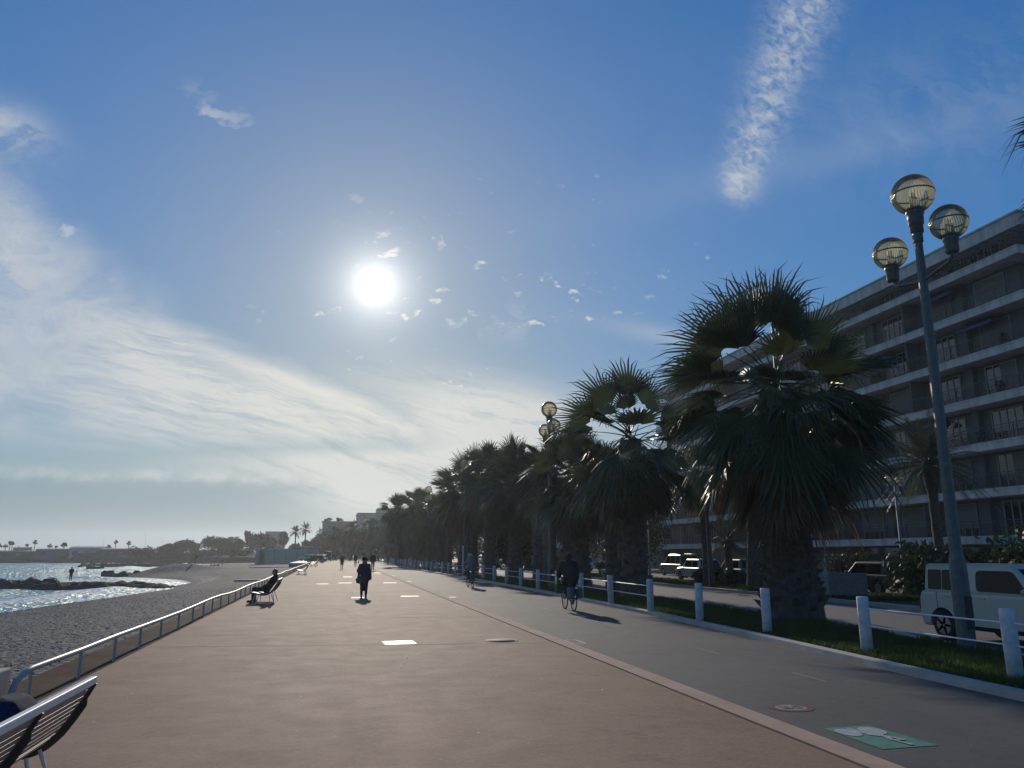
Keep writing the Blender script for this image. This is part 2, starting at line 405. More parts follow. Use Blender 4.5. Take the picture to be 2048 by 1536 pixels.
SH = interp([(-120, -34), (-60, -31), (40, -25), (63, -22.6), (78, -20.2), (98, -18.2), (110, -18.0), (122, -19), (140, -24), (152, -31), (160, -37.5), (170, -37), (178, -33), (190, -31.5), (210, -33), (264, -41), (330, -50), (400, -58), (460, -60)])
def beach_z(t, x, y):
    z = -.75 - .95 * t - .8 * t ** 5 if t <= 1 else -2.5 - (t - 1) * 3.2
    z += .05 * mnoise.noise((x * .35, y * .18, 0)) + .10 * mnoise.noise((x * .08, y * .03, 3.))
    d2 = ((x + 29.5) / 7.5) ** 2 + ((y - 165) / 4.5) ** 2
    z += 1.5 * math.exp(-d2)
    d3 = ((x + 22) / 8) ** 2 + ((y - 113) / 7) ** 2
    z += .55 * math.exp(-d3)
    return z
by = [-100 + i * 6 for i in range(20)] + [20 + i * 1.2 for i in range(150)] + [200 + i * 5 for i in range(41)] + [410, 430, 460]
NT = 46
b = MB(); vs = []; fs = []
for y in by:
    S = SH(y)
    for i in range(NT):
        t = (i / (NT - 1)) * 1.5; x = -4.5 + (S + 4.5) * t
        vs.append((x, y, beach_z(t, x, y)))
for j in range(len(by) - 1):
    for i in range(NT - 1):
        k = j * NT + i; fs.append((k + 1, k, k + NT, k + NT + 1))
b.add(vs, fs, True)
def beach_mat():
    m, nt, bs = nt_new('shingle'); N, L = nt.nodes, nt.links
    tc = N.new('ShaderNodeTexCoord'); v = tc.outputs['Object']
    vo = N.new('ShaderNodeTexVoronoi'); vo.inputs['Scale'].default_value = 5.; L.new(v, vo.inputs['Vector'])
    vo2 = N.new('ShaderNodeTexVoronoi'); vo2.inputs['Scale'].default_value = 17.; L.new(v, vo2.inputs['Vector'])
    hs = N.new('ShaderNodeSeparateColor'); L.new(vo.outputs['Color'], hs.inputs[0])
    h2 = N.new('ShaderNodeSeparateColor'); L.new(vo2.outputs['Color'], h2.inputs[0])
    ad = N.new('ShaderNodeMath'); ad.operation = 'ADD'; L.new(hs.outputs[0], ad.inputs[0]); L.new(h2.outputs[1], ad.inputs[1])
    nz = N.new('ShaderNodeTexNoise'); nz.inputs['Scale'].default_value = .35; nz.inputs['Detail'].default_value = 6; L.new(v, nz.inputs['Vector'])
    a2 = N.new('ShaderNodeMath'); a2.operation = 'MULTIPLY_ADD'; L.new(nz.outputs['Fac'], a2.inputs[0]); a2.inputs[1].default_value = 1.6; L.new(ad.outputs[0], a2.inputs[2])
    cr = N.new('ShaderNodeValToRGB'); mr = N.new('ShaderNodeMapRange'); L.new(a2.outputs[0], mr.inputs[0]); mr.inputs[1].default_value = .9; mr.inputs[2].default_value = 2.7; L.new(mr.outputs[0], cr.inputs[0])
    cr.color_ramp.elements[0].color = (.035, .036, .04, 1); cr.color_ramp.elements[1].color = (.20, .197, .195, 1)
    at = N.new('ShaderNodeAttribute'); at.attribute_name = 'wet'
    mx = N.new('ShaderNodeMix'); mx.data_type = 'RGBA'; L.new(at.outputs['Fac'], mx.inputs[0]); L.new(cr.outputs[0], mx.inputs[6])
    dk = N.new('ShaderNodeMix'); dk.data_type = 'RGBA'; dk.blend_type = 'MULTIPLY'; dk.inputs[0].default_value = 1; L.new(cr.outputs[0], dk.inputs[6]); dk.inputs[7].default_value = (.42, .40, .38, 1)
    L.new(dk.outputs[2], mx.inputs[7]); L.new(mx.outputs[2], bs.inputs['Base Color'])
    r = N.new('ShaderNodeMapRange'); L.new(at.outputs['Fac'], r.inputs[0]); r.inputs[3].default_value = .85; r.inputs[4].default_value = .5; L.new(r.outputs[0], bs.inputs['Roughness'])
    bs.inputs['Specular IOR Level'].default_value = .1
    bp = N.new('ShaderNodeBump'); bp.inputs['Strength'].default_value = 1.; bp.inputs['Distance'].default_value = .09; bp.invert = True
    L.new(vo.outputs['Distance'], bp.inputs['Height']); L.new(bp.outputs[0], bs.inputs['Normal']); return m
bo = tag(b.build('beach', beach_mat()), kind='structure')
at = bo.data.attributes.new('wet', 'FLOAT', 'POINT')
wv = []
for (x, y, z) in b.v:
    q = (SH(y) + 2.2 + 1.4 * mnoise.noise((y * .25, 0, 0)) - x) / 1.6
    wv.append(max(0., min(1., q + 1)))
at.data.foreach_set('value', wv)

# sea: a sheet of waves that break along the shore
def sea_row(y):
    out = []; S = SH(y)
    for i in range(150):
        s = -1.2 + 40 * (i / 100) ** 1.25 if i <= 100 else 38.8 + ((i - 100) / 49) ** 2.2 * 900
        x = S - s; dist = s
        k = max(0., min(1., dist / 30))
        ph = dist * .55 + 1.6 * mnoise.noise((y * .05, dist * .03, 1.)) + y * .03
        h = .16 * k * math.sin(ph) + .22 * mnoise.noise((x * .22, y * .16, 2.)) * k + .1 * mnoise.noise((x * .6, y * .5, 7.)) * k
        n1 = mnoise.noise((x * .11, y * .055, 4.)); n2 = mnoise.noise((x * .5, y * .35, 6.)); n3 = mnoise.noise((x * 1.3, y * .9, 8.))
        br = math.exp(-((dist - 7.5 - 3.5 * mnoise.noise((y * .045, 0, 5.))) / 2.2) ** 2)
        near = 1 if y < 108 or y > 150 else .5
        h += .42 * br * near * (.6 + .5 * n1)
        fo = max(0, 1 - abs(dist - .4 - 1.1 * mnoise.noise((y * .2, 0, 9.))) / 1.6) * (.75 + .5 * n2)
        fo = max(fo, br * near * (.75 + .8 * n2 + .4 * n3))
        fo = max(fo, (dist < 9) * (.24 + .75 * n2 + .5 * n3) * near)
        fo = max(fo, max(0, 1 - dist / 34) * (.1 + 1.1 * n1 + .9 * n2) * .8)
        if 22 < dist: fo = max(fo, (mnoise.noise((x * .12, y * .06, 12.)) * 1.2 + n2 * .9 - .62) * 2.2)
        if y > 215 and dist < 26: fo = max(fo, .4 + n1 + n2 * .6 - dist * .035)
        out.append((x, y, -2.5 + h, max(0., min(1., fo))))
    return out
b = MB(); rows = []
sy = [-110 + i * 10 for i in range(13)] + [20 + i * .8 for i in range(1, 145)] + [136 + i * 1.6 for i in range(180)] + [426, 432, 445]
for y in sy: rows += sea_row(y)
n = 150
b.add([r[:3] for r in rows], [(j * n + i, j * n + i + 1, (j + 1) * n + i + 1, (j + 1) * n + i)[::-1] for j in range(len(sy) - 1) for i in range(n - 1)], True)
def sea_mat():
    m, nt, bs = nt_new('sea_water'); N, L = nt.nodes, nt.links
    tc = N.new('ShaderNodeTexCoord'); v = tc.outputs['Object']
    at = N.new('ShaderNodeAttribute'); at.attribute_name = 'foam'
    nz = N.new('ShaderNodeTexNoise'); nz.inputs['Scale'].default_value = 1.6; nz.inputs['Detail'].default_value = 7; nz.inputs['Roughness'].default_value = .7; L.new(v, nz.inputs['Vector'])
    ad = N.new('ShaderNodeMath'); ad.operation = 'ADD'; L.new(at.outputs['Fac'], ad.inputs[0]); L.new(nz.outputs['Fac'], ad.inputs[1])
    mr = N.new('ShaderNodeMapRange'); mr.interpolation_type = 'SMOOTHSTEP'; L.new(ad.outputs[0], mr.inputs[0]); mr.inputs[1].default_value = .88; mr.inputs[2].default_value = 1.12
    big = N.new('ShaderNodeTexNoise'); big.inputs['Scale'].default_value = .04; big.inputs['Detail'].default_value = 4; L.new(v, big.inputs['Vector'])
    cr = N.new('ShaderNodeValToRGB'); L.new(big.outputs['Fac'], cr.inputs[0]); e = cr.color_ramp.elements
    e[0].position = .35; e[1].position = .65; e[0].color = (.04, .25, .28, 1); e[1].color = (.09, .38, .40, 1)
    mx = N.new('ShaderNodeMix'); mx.data_type = 'RGBA'; L.new(mr.outputs[0], mx.inputs[0]); L.new(cr.outputs[0], mx.inputs[6]); mx.inputs[7].default_value = (.82, .83, .82, 1)
    L.new(mx.outputs[2], bs.inputs['Base Color'])
    r = N.new('ShaderNodeMapRange'); L.new(mr.outputs[0], r.inputs[0]); r.inputs[3].default_value = .28; r.inputs[4].default_value = .8; L.new(r.outputs[0], bs.inputs['Roughness']); bs.inputs['Specular IOR Level'].default_value = .14
    w1 = N.new('ShaderNodeTexNoise'); w1.inputs['Scale'].default_value = 1.1; w1.inputs['Detail'].default_value = 5; mp = N.new('ShaderNodeMapping'); mp.inputs['Scale'].default_value = (1.5, .8, 1); L.new(v, mp.inputs[0]); L.new(mp.outputs[0], w1.inputs['Vector'])
    bp = N.new('ShaderNodeBump'); bp.inputs['Strength'].default_value = 1.; bp.inputs['Distance'].default_value = .6; L.new(w1.outputs['Fac'], bp.inputs['Height']); L.new(bp.outputs[0], bs.inputs['Normal'])
    bs.inputs['IOR'].default_value = 1.33
    return m
seo = tag(b.build('sea', sea_mat()), kind='structure')
at = seo.data.attributes.new('foam', 'FLOAT', 'POINT'); at.data.foreach_set('value', [r[3] for r in rows])
# headland across the bay
M_rockland = ground_mat('headland_rock', (.045, .036, .034), (.09, .07, .06), big=.12, fine=1.5, rough=.9, spec=.05, bump=1.)
edge = [(-900, 470), (-420, 452), (-260, 440), (-160, 430), (-125, 412), (-92, 384), (-78, 372), (-66, 376), (-58, 372), (-50, 352), (-30, 290), (-8, 262), (0, 262)]
b = MB(); vs = []; fs = []
prof = [(0, -3.2), (.8, -1.6), (2.5, -.4), (4, .3), (7, .8), (60, 1.2), (600, 2.)]
ed = []
for (p, q) in zip(edge, edge[1:]):
    k = max(2, int(math.dist(p, q) / 4))
    ed += [(p[0] + (q[0] - p[0]) * i / k, p[1] + (q[1] - p[1]) * i / k) for i in range(k)]
for (x, y) in ed:
    for (d, z) in prof:
        j = mnoise.noise((x * .2, d, z)) * (.9 if d < 30 else .2)
        vs.append((x + j * .8, y + d + j, z + j * .5 * (1 if d else 0)))
n = len(prof)
fs = [(i * n + j, (i + 1) * n + j, (i + 1) * n + j + 1, i * n + j + 1) for i in range(len(ed) - 1) for j in range(n - 1)]
b.add(vs, fs, True); tag(b.build('headland', M_rockland), kind='structure')

# air
if HAZE > 0:
    b = MB(); b.box(-1000, 1000, -200, 1650, -5.5, 40)
    hz = b.build('haze'); tag(hz, kind='stuff')
    m = bpy.data.materials.new('haze_air'); m.use_nodes = True; nt = m.node_tree
    nt.nodes.remove(nt.nodes['Principled BSDF']); pv = nt.nodes.new('ShaderNodeVolumePrincipled')
    pv.inputs['Color'].default_value = (.86, .92, 1, 1); pv.inputs['Density'].default_value = HAZE; pv.inputs['Anisotropy'].default_value = HAZE_G
    nt.links.new(pv.outputs[0], nt.nodes['Material Output'].inputs['Volume']); hz.data.materials.append(m)

# loose pebbles on the near shingle (uncountable): one object
r = random.Random(12); b = MB()
for i in range(12000):
    y = 13 + 55 * r.random() ** 1.8; S = SH(y); x = r.uniform(-4.6, max(S + 1, -22)); t_ = (x + 4.5) / (S + 4.5); z = beach_z(t_, x, y); q = r.uniform(.014, .048); a = r.uniform(0, 3.1)
    c, s_ = math.cos(a), math.sin(a); k = [(q * 1.4 * c, q * 1.4 * s_, 0), (-q * s_, q * c, 0), (-q * 1.3 * c, -q * 1.3 * s_, 0), (q * .9 * s_, -q * .9 * c, 0), (0, 0, q * .6)]
    b.add([(x + p[0], y + p[1], z + p[2]) for p in k], [(0, 1, 4), (1, 2, 4), (2, 3, 4), (3, 0, 4)])
tag(b.build('pebbles', mat('pebble_stone', (.09, .09, .095), .8, .1, var=.1, scale=14, col2=(.30, .29, .28))), kind='stuff')
# ------------------------------------------------------------------ palms and trees
def fan_frond(b, hub, az, el, lp, rb, n=26, spread=112, droop=.25, fold=.5, tipdrop=.35, roll=0., rng=rnd, wig=0.):
    """one fan leaf of a palm: stalk, webbed pleated blade, free drooping finger tips"""
    d = Vector((math.cos(el) * math.cos(az), math.cos(el) * math.sin(az), math.sin(el)))
    side = Vector((-math.sin(az), math.cos(az), 0)); up = d.cross(side) * -1
    q = Quaternion(d, roll); side = q @ side; up = q @ up
    hub = Vector(hub)
    # stalk bends under its load
    pts = []
    for i in range(4):
        s = i / 3; p = hub + d * (lp * s); p.z -= droop * lp * s * s * .5 * max(.15, math.cos(el)); pts.append(p)
    b.tube(pts, [.032, .024, .018, .014], 4, cap=False)
    o = pts[-1]; d2 = (pts[-1] - pts[-2]).normalized(); side = (side - d2 * side.dot(d2)).normalized(); up = d2.cross(side) * -1
    vs = []; fs = []
    sp = math.radians(spread)
    def pt(phi, r, lift):
        v = d2 * (math.cos(phi) * r) + side * (math.sin(phi) * r)
        v = v + up * (lift - abs(math.sin(phi)) * r * fold * .35)
        p = o + v
        p.z -= droop * .55 * (r / rb) ** 2 * rb * max(.1, math.cos(el)) * .5
        return p
    for i in range(n):
        t0 = -sp + 2 * sp * i / n; t1 = -sp + 2 * sp * (i + 1) / n; tm = (t0 + t1) / 2
        L = rb * (.36 + .64 * math.cos(tm * .92)) * rng.uniform(.82, 1.08)
        ri, rm, r3 = .06 * rb, .47 * L, .74 * L
        a = pt(t0, ri, 0); c = pt(t1, ri, 0)
        j0 = pt(t0, rm, -.02); j1 = pt(t1, rm, -.02); jm = pt(tm, rm, .035)
        w = .36
        k0 = pt(tm + (t0 - tm) * w, r3, 0); k1 = pt(tm + (t1 - tm) * w, r3, 0)
        tp = pt(tm * 1.1 + rng.uniform(-.09, .09) + wig, L, rng.uniform(-.05, .05) * L)
        drop = tipdrop * L * rng.uniform(.25, .75)
        k0.z -= drop * .12; k1.z -= drop * .12; tp.z -= drop * .6
        m = len(vs); vs += [a, c, j0, jm, j1, k0, k1, tp]
        fs += [(m, m + 3, m + 2), (m, m + 1, m + 3), (m + 1, m + 4, m + 3), (m + 2, m + 3, m + 5), (m + 3, m + 4, m + 6), (m + 3, m + 6, m + 5), (m + 5, m + 6, m + 7)]
    b.add(vs, fs)

def palm_meshes(seed, hub=6.4, top=4.0, up_n=9, mid_n=20, low_n=24, dry_n=46, skirt=3.0, trunk_r=(.86, .55, .5), lean=(0, 0), nf=26, stubs=150, rb=1.75, lp=1.75, drys=1., extra=()):
    r = random.Random(seed)
    lx, ly = lean
    ax = lambda z: Vector((lx * (z / hub) ** 1.6, ly * (z / hub) ** 1.6, z))
    g = MB(); H = ax(hub)
    k = 0
    for grp, (e0, e1), num in (('u', (58, 86), up_n), ('m', (12, 56), mid_n), ('l', (-48, 10), low_n)):
        for i in range(num):
            az = k * 2.39996 + r.uniform(-.3, .3); k += 1
            el = R(r.uniform(e0, e1)); sc = r.uniform(.86, 1.12) * (1.0 if grp != 'u' else top / 3.6)
            fan_frond(g, H + Vector((r.uniform(-.15, .15), r.uniform(-.15, .15), r.uniform(-.35, .35))), az, el, lp * sc * r.uniform(.8, 1.1), rb * sc * 1.2, nf, 80 + r.uniform(-16, 18),
                      droop={'u': .12, 'm': .3, 'l': .55}[grp], tipdrop={'u': .3, 'm': .6, 'l': .9}[grp], fold=r.uniform(.4, .8), roll=r.uniform(-.5, .5), rng=r)
    for (az, el, roll, l_, b_) in extra: fan_frond(g, H + Vector((0, 0, .3)), R(az), R(el), l_, b_, nf + 2, 66, droop=.12, tipdrop=.5, fold=.3, roll=R(roll), rng=r)
    d = MB()
    for i in range(dry_n):
        z = hub - .2 - (i / dry_n) ** 1.1 * skirt * .72
        az = i * 2.39996 + r.uniform(-.4, .4)
        fan_frond(d, ax(z) + Vector((math.cos(az), math.sin(az), 0)) * .2, az, R(r.uniform(-70, -34) - 10 * i / dry_n), lp * .8 * drys * r.uniform(.7, 1.1), rb * .82 * r.uniform(.8, 1.1), max(12, nf - 8), r.uniform(55, 95), droop=.9, tipdrop=.9, fold=1.2, roll=r.uniform(-.7, .7), rng=r)
    t = MB(); n = 26; pts = []; rad = []
    for i in range(n):
        z = hub * 1.0 * i / (n - 1); f = i / (n - 1)
        rr = trunk_r[0] + (trunk_r[1] - trunk_r[0]) * min(1, f * 3) + (trunk_r[2] - trunk_r[1]) * max(0, (f - .33) / .67)
        pts.append(ax(z) - Vector((0, 0, .1 if i == 0 else 0))); rad.append(rr * (1 + .05 * r.uniform(-1, 1)))
    t.tube(pts, rad, 16)
    for i in range(stubs):                  # stubs of old leaf stalks, in spirals
        z = .25 + (hub - .7) * (i + .5) / stubs; f = z / hub; az = i * 2.39996
        rr = trunk_r[0] + (trunk_r[1] - trunk_r[0]) * min(1, f * 3) + (trunk_r[2] - trunk_r[1]) * max(0, (f - .33) / .67)
        c = ax(z); o = Vector((math.cos(az), math.sin(az), 0)); s = Vector((-math.sin(az), math.cos(az), 0))
        L = r.uniform(.10, .22); wv = r.uniform(.10, .17)
        base = c + o * (rr * .93); tip = c + o * (rr + L) + Vector((0, 0, r.uniform(.08, .24)))
        t.add([base - s * wv - Vector((0, 0, .1)), base + s * wv - Vector((0, 0, .1)), tip + s * wv * .45, tip - s * wv * .45, base + Vector((0, 0, .16)) - s * wv * .6, base + Vector((0, 0, .16)) + s * wv * .6],
              [(0, 1, 2, 3), (3, 2, 5, 4), (0, 3, 4), (1, 5, 2)])
    return t.mesh('palm_trunk', M_trunk), g.mesh('palm_crown', M_leaf), d.mesh('palm_skirt', M_leafdry)

def mesh_part(name, me, parent):
    o = bpy.data.objects.new(name, me); C.objects.link(o); o.parent = parent; return o
def palm(meshes, label, loc, rz=0., s=1., group='fan palms in a row along the promenade road', sz=None, name='fan_palm'):
    t = thing(name, label, 'palm tree', loc, rz, group)
    for nme, me in zip(('trunk', 'crown', 'dry_skirt'), meshes): mesh_part(nme, me, t)
    t.scale = (s, s, sz or s); return t

PA = palm_meshes(1, 6.35, 3.6, 1, 12, 32, 60, 2.3, nf=30, stubs=230, extra=((178, 54, 82, 1.55, 2.45), (168, 74, 60, 1.6, 2.4), (60, 82, -10, 1.75, 2.5), (12, 68, -70, 1.5, 2.3), (2, 42, -80, 1.6, 2.4), (184, 27, 60, 1.8, 2.3), (172, 8, 25, 1.9, 2.2), (6, 22, -60, 1.9, 2.3), (-70, 66, 10, 1.2, 1.9)))
PB = palm_meshes(2, 6.3, 3.2, 1, 10, 22, 34, 1.7, (.55, .42, .4), nf=22, stubs=60, rb=1.5, lp=1.5, extra=((172, 56, 80, 1.4, 2.1), (120, 76, 30, 1.5, 2.1), (70, 84, 0, 1.6, 2.15), (8, 60, -80, 1.4, 2.1), (185, 18, 50, 1.7, 2.0), (4, 26, -60, 1.5, 1.9)))
PC = palm_meshes(5, 6.8, 3.0, 6, 13, 16, 26, 1.6, (.5, .36, .34), lean=(.25, .1), nf=18, stubs=30, rb=1.35, lp=1.3)
PD = palm_meshes(9, 7.4, 2.8, 6, 13, 14, 22, 1.4, (.42, .3, .28), lean=(-.3, .2), nf=14, stubs=0, rb=1.3, lp=1.25)
palm(PA, 'largest fan palm with a thick stubbly trunk and broad shaggy skirt nearest the camera', (12.35, 19.6, .05), 0., 1.)
palm(PB, 'second fan palm from the camera, crown half behind the largest palm', (11.75, 29.6, .05), 0.15, 1.1, sz=1.0)
palm(PB, 'fan palm with a tall shaggy trunk behind the cyclist in the black jacket', (12.1, 37.6, .05), 0.3, .98, sz=.86)
row = [(12.7, 45.5, PC, .98, 'slim leaning fan palm just right of the far globe lamp'), (12.0, 51.6, PB, 1.02, 'bushy dark fan palm standing left of the far globe lamp'),
       (11.9, 60.0, PC, 1.15, 'fan palm with a dark thick trunk right of the second cyclist'), (11.9, 68.2, PB, 1.18, 'fan palm rising directly above the second cyclist'),
       (12.1, 73.8, PC, 1.18, 'tall fan palm at the left end of the high palm cluster'), (11.6, 80.5, PD, 1.1, 'thin trunked fan palm half hidden in the high palm cluster'),
       (12.3, 90., PB, 1.0, 'shorter fan palm just beyond the high palm cluster'),
       (12.0, 117, PC, 1.28, 'right hand palm of the far pair rising above the promenade end'), (9.9, 121., PC, 1.22, 'left hand palm of the far pair rising above the promenade end'),
       (12.2, 134, PD, 1.05, 'thin palm in the shade behind the far palm pair'), (11.8, 150, PB, 1.15, 'low bushy palm in the shade behind the far palm pair')]
row += [(12.6, 34.4, PC, .78, 'slender fan palm half hidden between the second and third palms'), (12.9, 42.2, PB, .93, 'fan palm just behind the far globe lamp post'), (12.8, 48.6, PD, .95, 'thin fan palm among the shaded trunks near the far globe lamp'), (12.9, 56., PC, 1.05, 'fan palm filling the gap right of the second cyclist'),
        (12.7, 64.3, PB, 1.1, 'fan palm in the high cluster left of the second cyclist'), (12.8, 77., PB, 1.12, 'second palm from the left end of the high palm cluster'), (12.9, 97, PC, 1.05, 'fan palm behind the yellow green tree'), (12.5, 108, PB, 1.1, 'fan palm right below the far palm pair')]
for i, (x, y, me, s, lb) in enumerate(row): palm(me, lb, (x, y, .05), i * 1.9, s)
med = [(20.3, 40.2, PD, 'bare dark median palm trunk right of the pale parked saloon'), (21.4, 37.4, PD, 'dark median palm trunk close left of the largest palm'), (20.6, 54., PC, 'median fan palm behind the grassy verge'),
       (20.8, 68., PC, 'median fan palm behind the shaggy trunked palm'), (21., 84., PB, 'median fan palm whose trunk leans beside the far globe lamp'), (20.7, 100., PC, 'median fan palm deep in the shaded row'), (20.9, 122., PD, 'farthest median fan palm in the shade')]
for i, (x, y, me, lb) in enumerate(med): palm(me, lb, (x, y, .04), i * 2.3 + 1, .92 if i > 1 else .86, 'fan palms on the planted median')
# a palm just outside the frame whose leaf tips hang into the picture at the upper right
t = thing('fan_palm', 'palm whose thin drooping leaf tips hang in at the upper right corner', 'palm tree', (13.6, 9.3, .05), 0)
rr_ = random.Random(4); g = MB()
for i in range(34):
    az = i * 2.39996; el = R(rr_.uniform(-40, 75))
    if math.cos(az) < -.2 and abs(math.sin(az)) < .7: el = R(rr_.uniform(25, 75))
    fan_frond(g, (0, 0, 8.9), az, el, 1.2, 1.3, 22, 100, droop=.3, tipdrop=.5, roll=rr_.uniform(-.5, .5), rng=rr_)
fan_frond(g, (0, 0, 8.9), R(172), R(24), 1.5, 1.45, 22, 70, droop=.6, tipdrop=1.5, fold=.9, rng=rr_)
fan_frond(g, (0, 0, 9.1), R(186), R(2), 1.3, 1.45, 20, 60, droop=.9, tipdrop=1.5, fold=.9, rng=rr_)
fan_frond(g, (0, 0, 9.6), R(176), R(36), 1.4, 1.1, 18, 60, droop=.5, tipdrop=1.2, fold=.9, rng=rr_)
mesh_part('crown', g.mesh('palm_crown', M_leaf), t)
b = MB(); b.tube([(0, 0, -.1), (0, 0, 3), (.02, 0, 6), (0, 0, 9)], [.5, .36, .33, .3], 14); b.build('trunk', M_trunk, t)

def feather_palm(name, label, loc, hub, L, n, rz=0., group=None, seed=3, nl=34, lw=.022):
    r = random.Random(seed); t = thing(name, label, 'palm tree', loc, rz, group); g = MB()
    for i in range(n):
        az = i * 2.39996 + r.uniform(-.2, .2); el = R(75 - 105 * (i / n) + r.uniform(-8, 8)); ln = L * r.uniform(.85, 1.1)
        o = Vector((math.cos(az), math.sin(az), 0)); s = Vector((-math.sin(az), math.cos(az), 0)); pts = []
        for k in range(9):
            q = k / 8; pts.append(Vector((0, 0, hub)) + o * (ln * q * math.cos(el) * (1 - .12 * q)) + Vector((0, 0, ln * q * math.sin(el) - .42 * ln * q * q * max(.3, math.cos(el)))))
        g.tube(pts, [.035, .03, .026, .022, .018, .015, .012, .009, .006], 4, cap=False)
        for k in range(nl):
            q = .18 + .82 * k / nl; f = q * 8; i0 = min(7, int(f)); p = pts[i0].lerp(pts[i0 + 1], f - i0); tdir = (pts[i0 + 1] - pts[i0]).normalized()
            ll = ln * .17 * math.sin(math.pi * min(1, q * .85 + .12)) + .08
            for sg in (-1, 1):
                dv = (s * sg + tdir * .75).normalized(); dv.z += r.uniform(-.1, .25); w_ = tdir * lw
                e = p + dv * ll; e.z -= ll * .35
                g.add([p - w_, p + w_, e], [(0, 1, 2)])
    mesh_part('crown', g.mesh('feather_crown', M_leaf), t)
    b = MB(); k = 14; b.tube([(0, 0, -.1 + (hub + .1) * i / k) for i in range(k + 1)], [.32 - .1 * min(1, i / 4) + .03 * (i % 2) + (.12 if i > k - 3 else 0) for i in range(k + 1)], 10); b.build('trunk', M_trunk, t)
    return t
feather_palm('feather_palm', 'feathery palm with brown hanging fronds in front of the apartment balconies', (29.4, 33.4, -.1), 6.3, 3.3, 46, .5, seed=11, nl=40)
feather_palm('feather_palm', 'small feathery palm between the two median trunks', (23.6, 44, 0), 2.6, 2.0, 26, .5, seed=12, nl=24)

def leaf_crown(lobes, n, size, seed, flat=.0, fill=.35):
    """a crown of many small leaf clumps spread through ellipsoid lobes; lobes: (cx,cy,cz,rx,ry,rz)"""
    r = random.Random(seed); vs = []; fs = []
    wts = [l[3] * l[4] + l[3] * l[5] for l in lobes]
    for i in range(n):
        l = r.choices(lobes, wts)[0]
        u = Vector((r.gauss(0, 1), r.gauss(0, 1), r.gauss(0, 1))).normalized()
        f = r.uniform(fill, 1.06) ** .6
        bump_ = 1 + .22 * mnoise.noise((u.x * 2.6 + l[0], u.y * 2.6, u.z * 2.6 + l[2])) + .12 * mnoise.noise((u.x * 7, u.y * 7 + l[0], u.z * 7))
        c = Vector((l[0] + u.x * l[3] * f * bump_, l[1] + u.y * l[4] * f * bump_, l[2] + u.z * l[5] * f * bump_))
        s = size * r.uniform(.5, 1.35)
        a = Vector((r.gauss(0, 1), r.gauss(0, 1), r.gauss(0, 1) * (1 - flat))).normalized(); bb = a.orthogonal().normalized(); bb = Quaternion(a, r.uniform(0, 6.28)) @ bb
        k = len(vs); vs += [c - a * s, c + bb * s * .5, c + a * s, c - bb * s * .45]; fs.append((k, k + 1, k + 2, k + 3))
    return vs, fs
def tree(name, label, cat, loc, trunk_h, r0, lobes, n, size, m=None, seed=1, group=None, limbs=5, rz=0.):
    t = thing(name, label, cat, loc, rz, group); r = random.Random(seed)
    b = MB(); b.tube([(0, 0, -.3), (.04, .02, trunk_h * .3), (r.uniform(-.2, .2), 0, trunk_h * .7), (r.uniform(-.3, .3), r.uniform(-.2, .2), trunk_h)], [r0 * 1.3, r0, r0 * .85, r0 * .7], 8)
    for i in range(limbs):
        l = lobes[i % len(lobes)]; e = Vector((l[0] + r.uniform(-.4, .4) * l[3], l[1] + r.uniform(-.4, .4) * l[4], l[2] + r.uniform(-.2, .4) * l[5]))
        s0 = Vector((0, 0, trunk_h * r.uniform(.6, 1))); b.tube([s0, s0.lerp(e, .5) + Vector((0, 0, -.1)), e], [r0 * .5, r0 * .32, r0 * .1], 6)
    b.build('trunk', M_bark, t)
    c = MB(); vs, fs = leaf_crown(lobes, n, size, seed); c.add(vs, fs); c.build('crown', m or M_fol, t)
    return t
def lobes_round(w, h, z, k=6, seed=1):
    r = random.Random(seed)
    return [(0, 0, z, w * .62, w * .62, h * .42)] + [(math.cos(i * 6.28 / k) * w * .5, math.sin(i * 6.28 / k) * w * .5, z + r.uniform(-.25, .3) * h, w * r.uniform(.3, .45), w * r.uniform(.3, .45), h * r.uniform(.22, .34)) for i in range(k)]
def lobes_pine(w, h, z, k=7, seed=1):
    r = random.Random(seed)
    return [(0, 0, z + h * .2, w * .6, w * .5, h * .42)] + [(math.cos(i * 6.28 / k) * w * .58, math.sin(i * 6.28 / k) * w * .5, z + r.uniform(-.12, .2) * h, w * r.uniform(.34, .46), w * .36, h * r.uniform(.3, .4)) for i in range(k)]
def bush(name, label, loc, lobes, n, size, m, seed, cat='shrub', group=None):
    o = MB(); vs, fs = leaf_crown(lobes, n, size, seed, fill=.15); o.add(vs, fs); q = o.build(name, m); q.location = loc; return tag(q, label, cat, group)

# umbrella pines and palms on the headland (far)
pines = [(-74, 392, 4.6, 4.6, 4.2, 'small low umbrella pine left of the larger headland pines'), (-66, 390, 6.4, 6.0, 5., 'second umbrella pine from the left on the headland'),
         (-53.5, 386, 6.5, 7.2, 6., 'broad umbrella pine in the middle of the headland trees'), (-45, 384, 6., 7., 5.6, 'umbrella pine right of the broad middle one'),
         (-29.5, 345, 7.2, 7.2, 7.2, 'widest dark umbrella pine in front of the pale tower block')]
for i, (x, y, w_, z_, h_, lb) in enumerate(pines):
    tree('umbrella_pine', lb, 'pine tree', (x, y, .6), z_ * .72, .4, lobes_pine(w_, h_, z_ * .85 - .6, 8, i) + [(0, 2, z_ * .3, w_ * .8, 2.5, z_ * .4)], 3200, .5, M_folpine, 20 + i, 'umbrella pines on the headland', 7)
tree('pine_tree', 'slim dark tree poking above the headland pines', 'tree', (-37.5, 372, .6), 8, .3, lobes_round(2.2, 5, 9, 5, 3), 900, .45, M_folpine, 31)
tree('round_tree', 'small round tree right of the pale tower block', 'tree', (-19.5, 330, .3), 5.5, .3, lobes_round(2.4, 6, 7.6, 5, 4), 900, .45, M_folpine, 32)
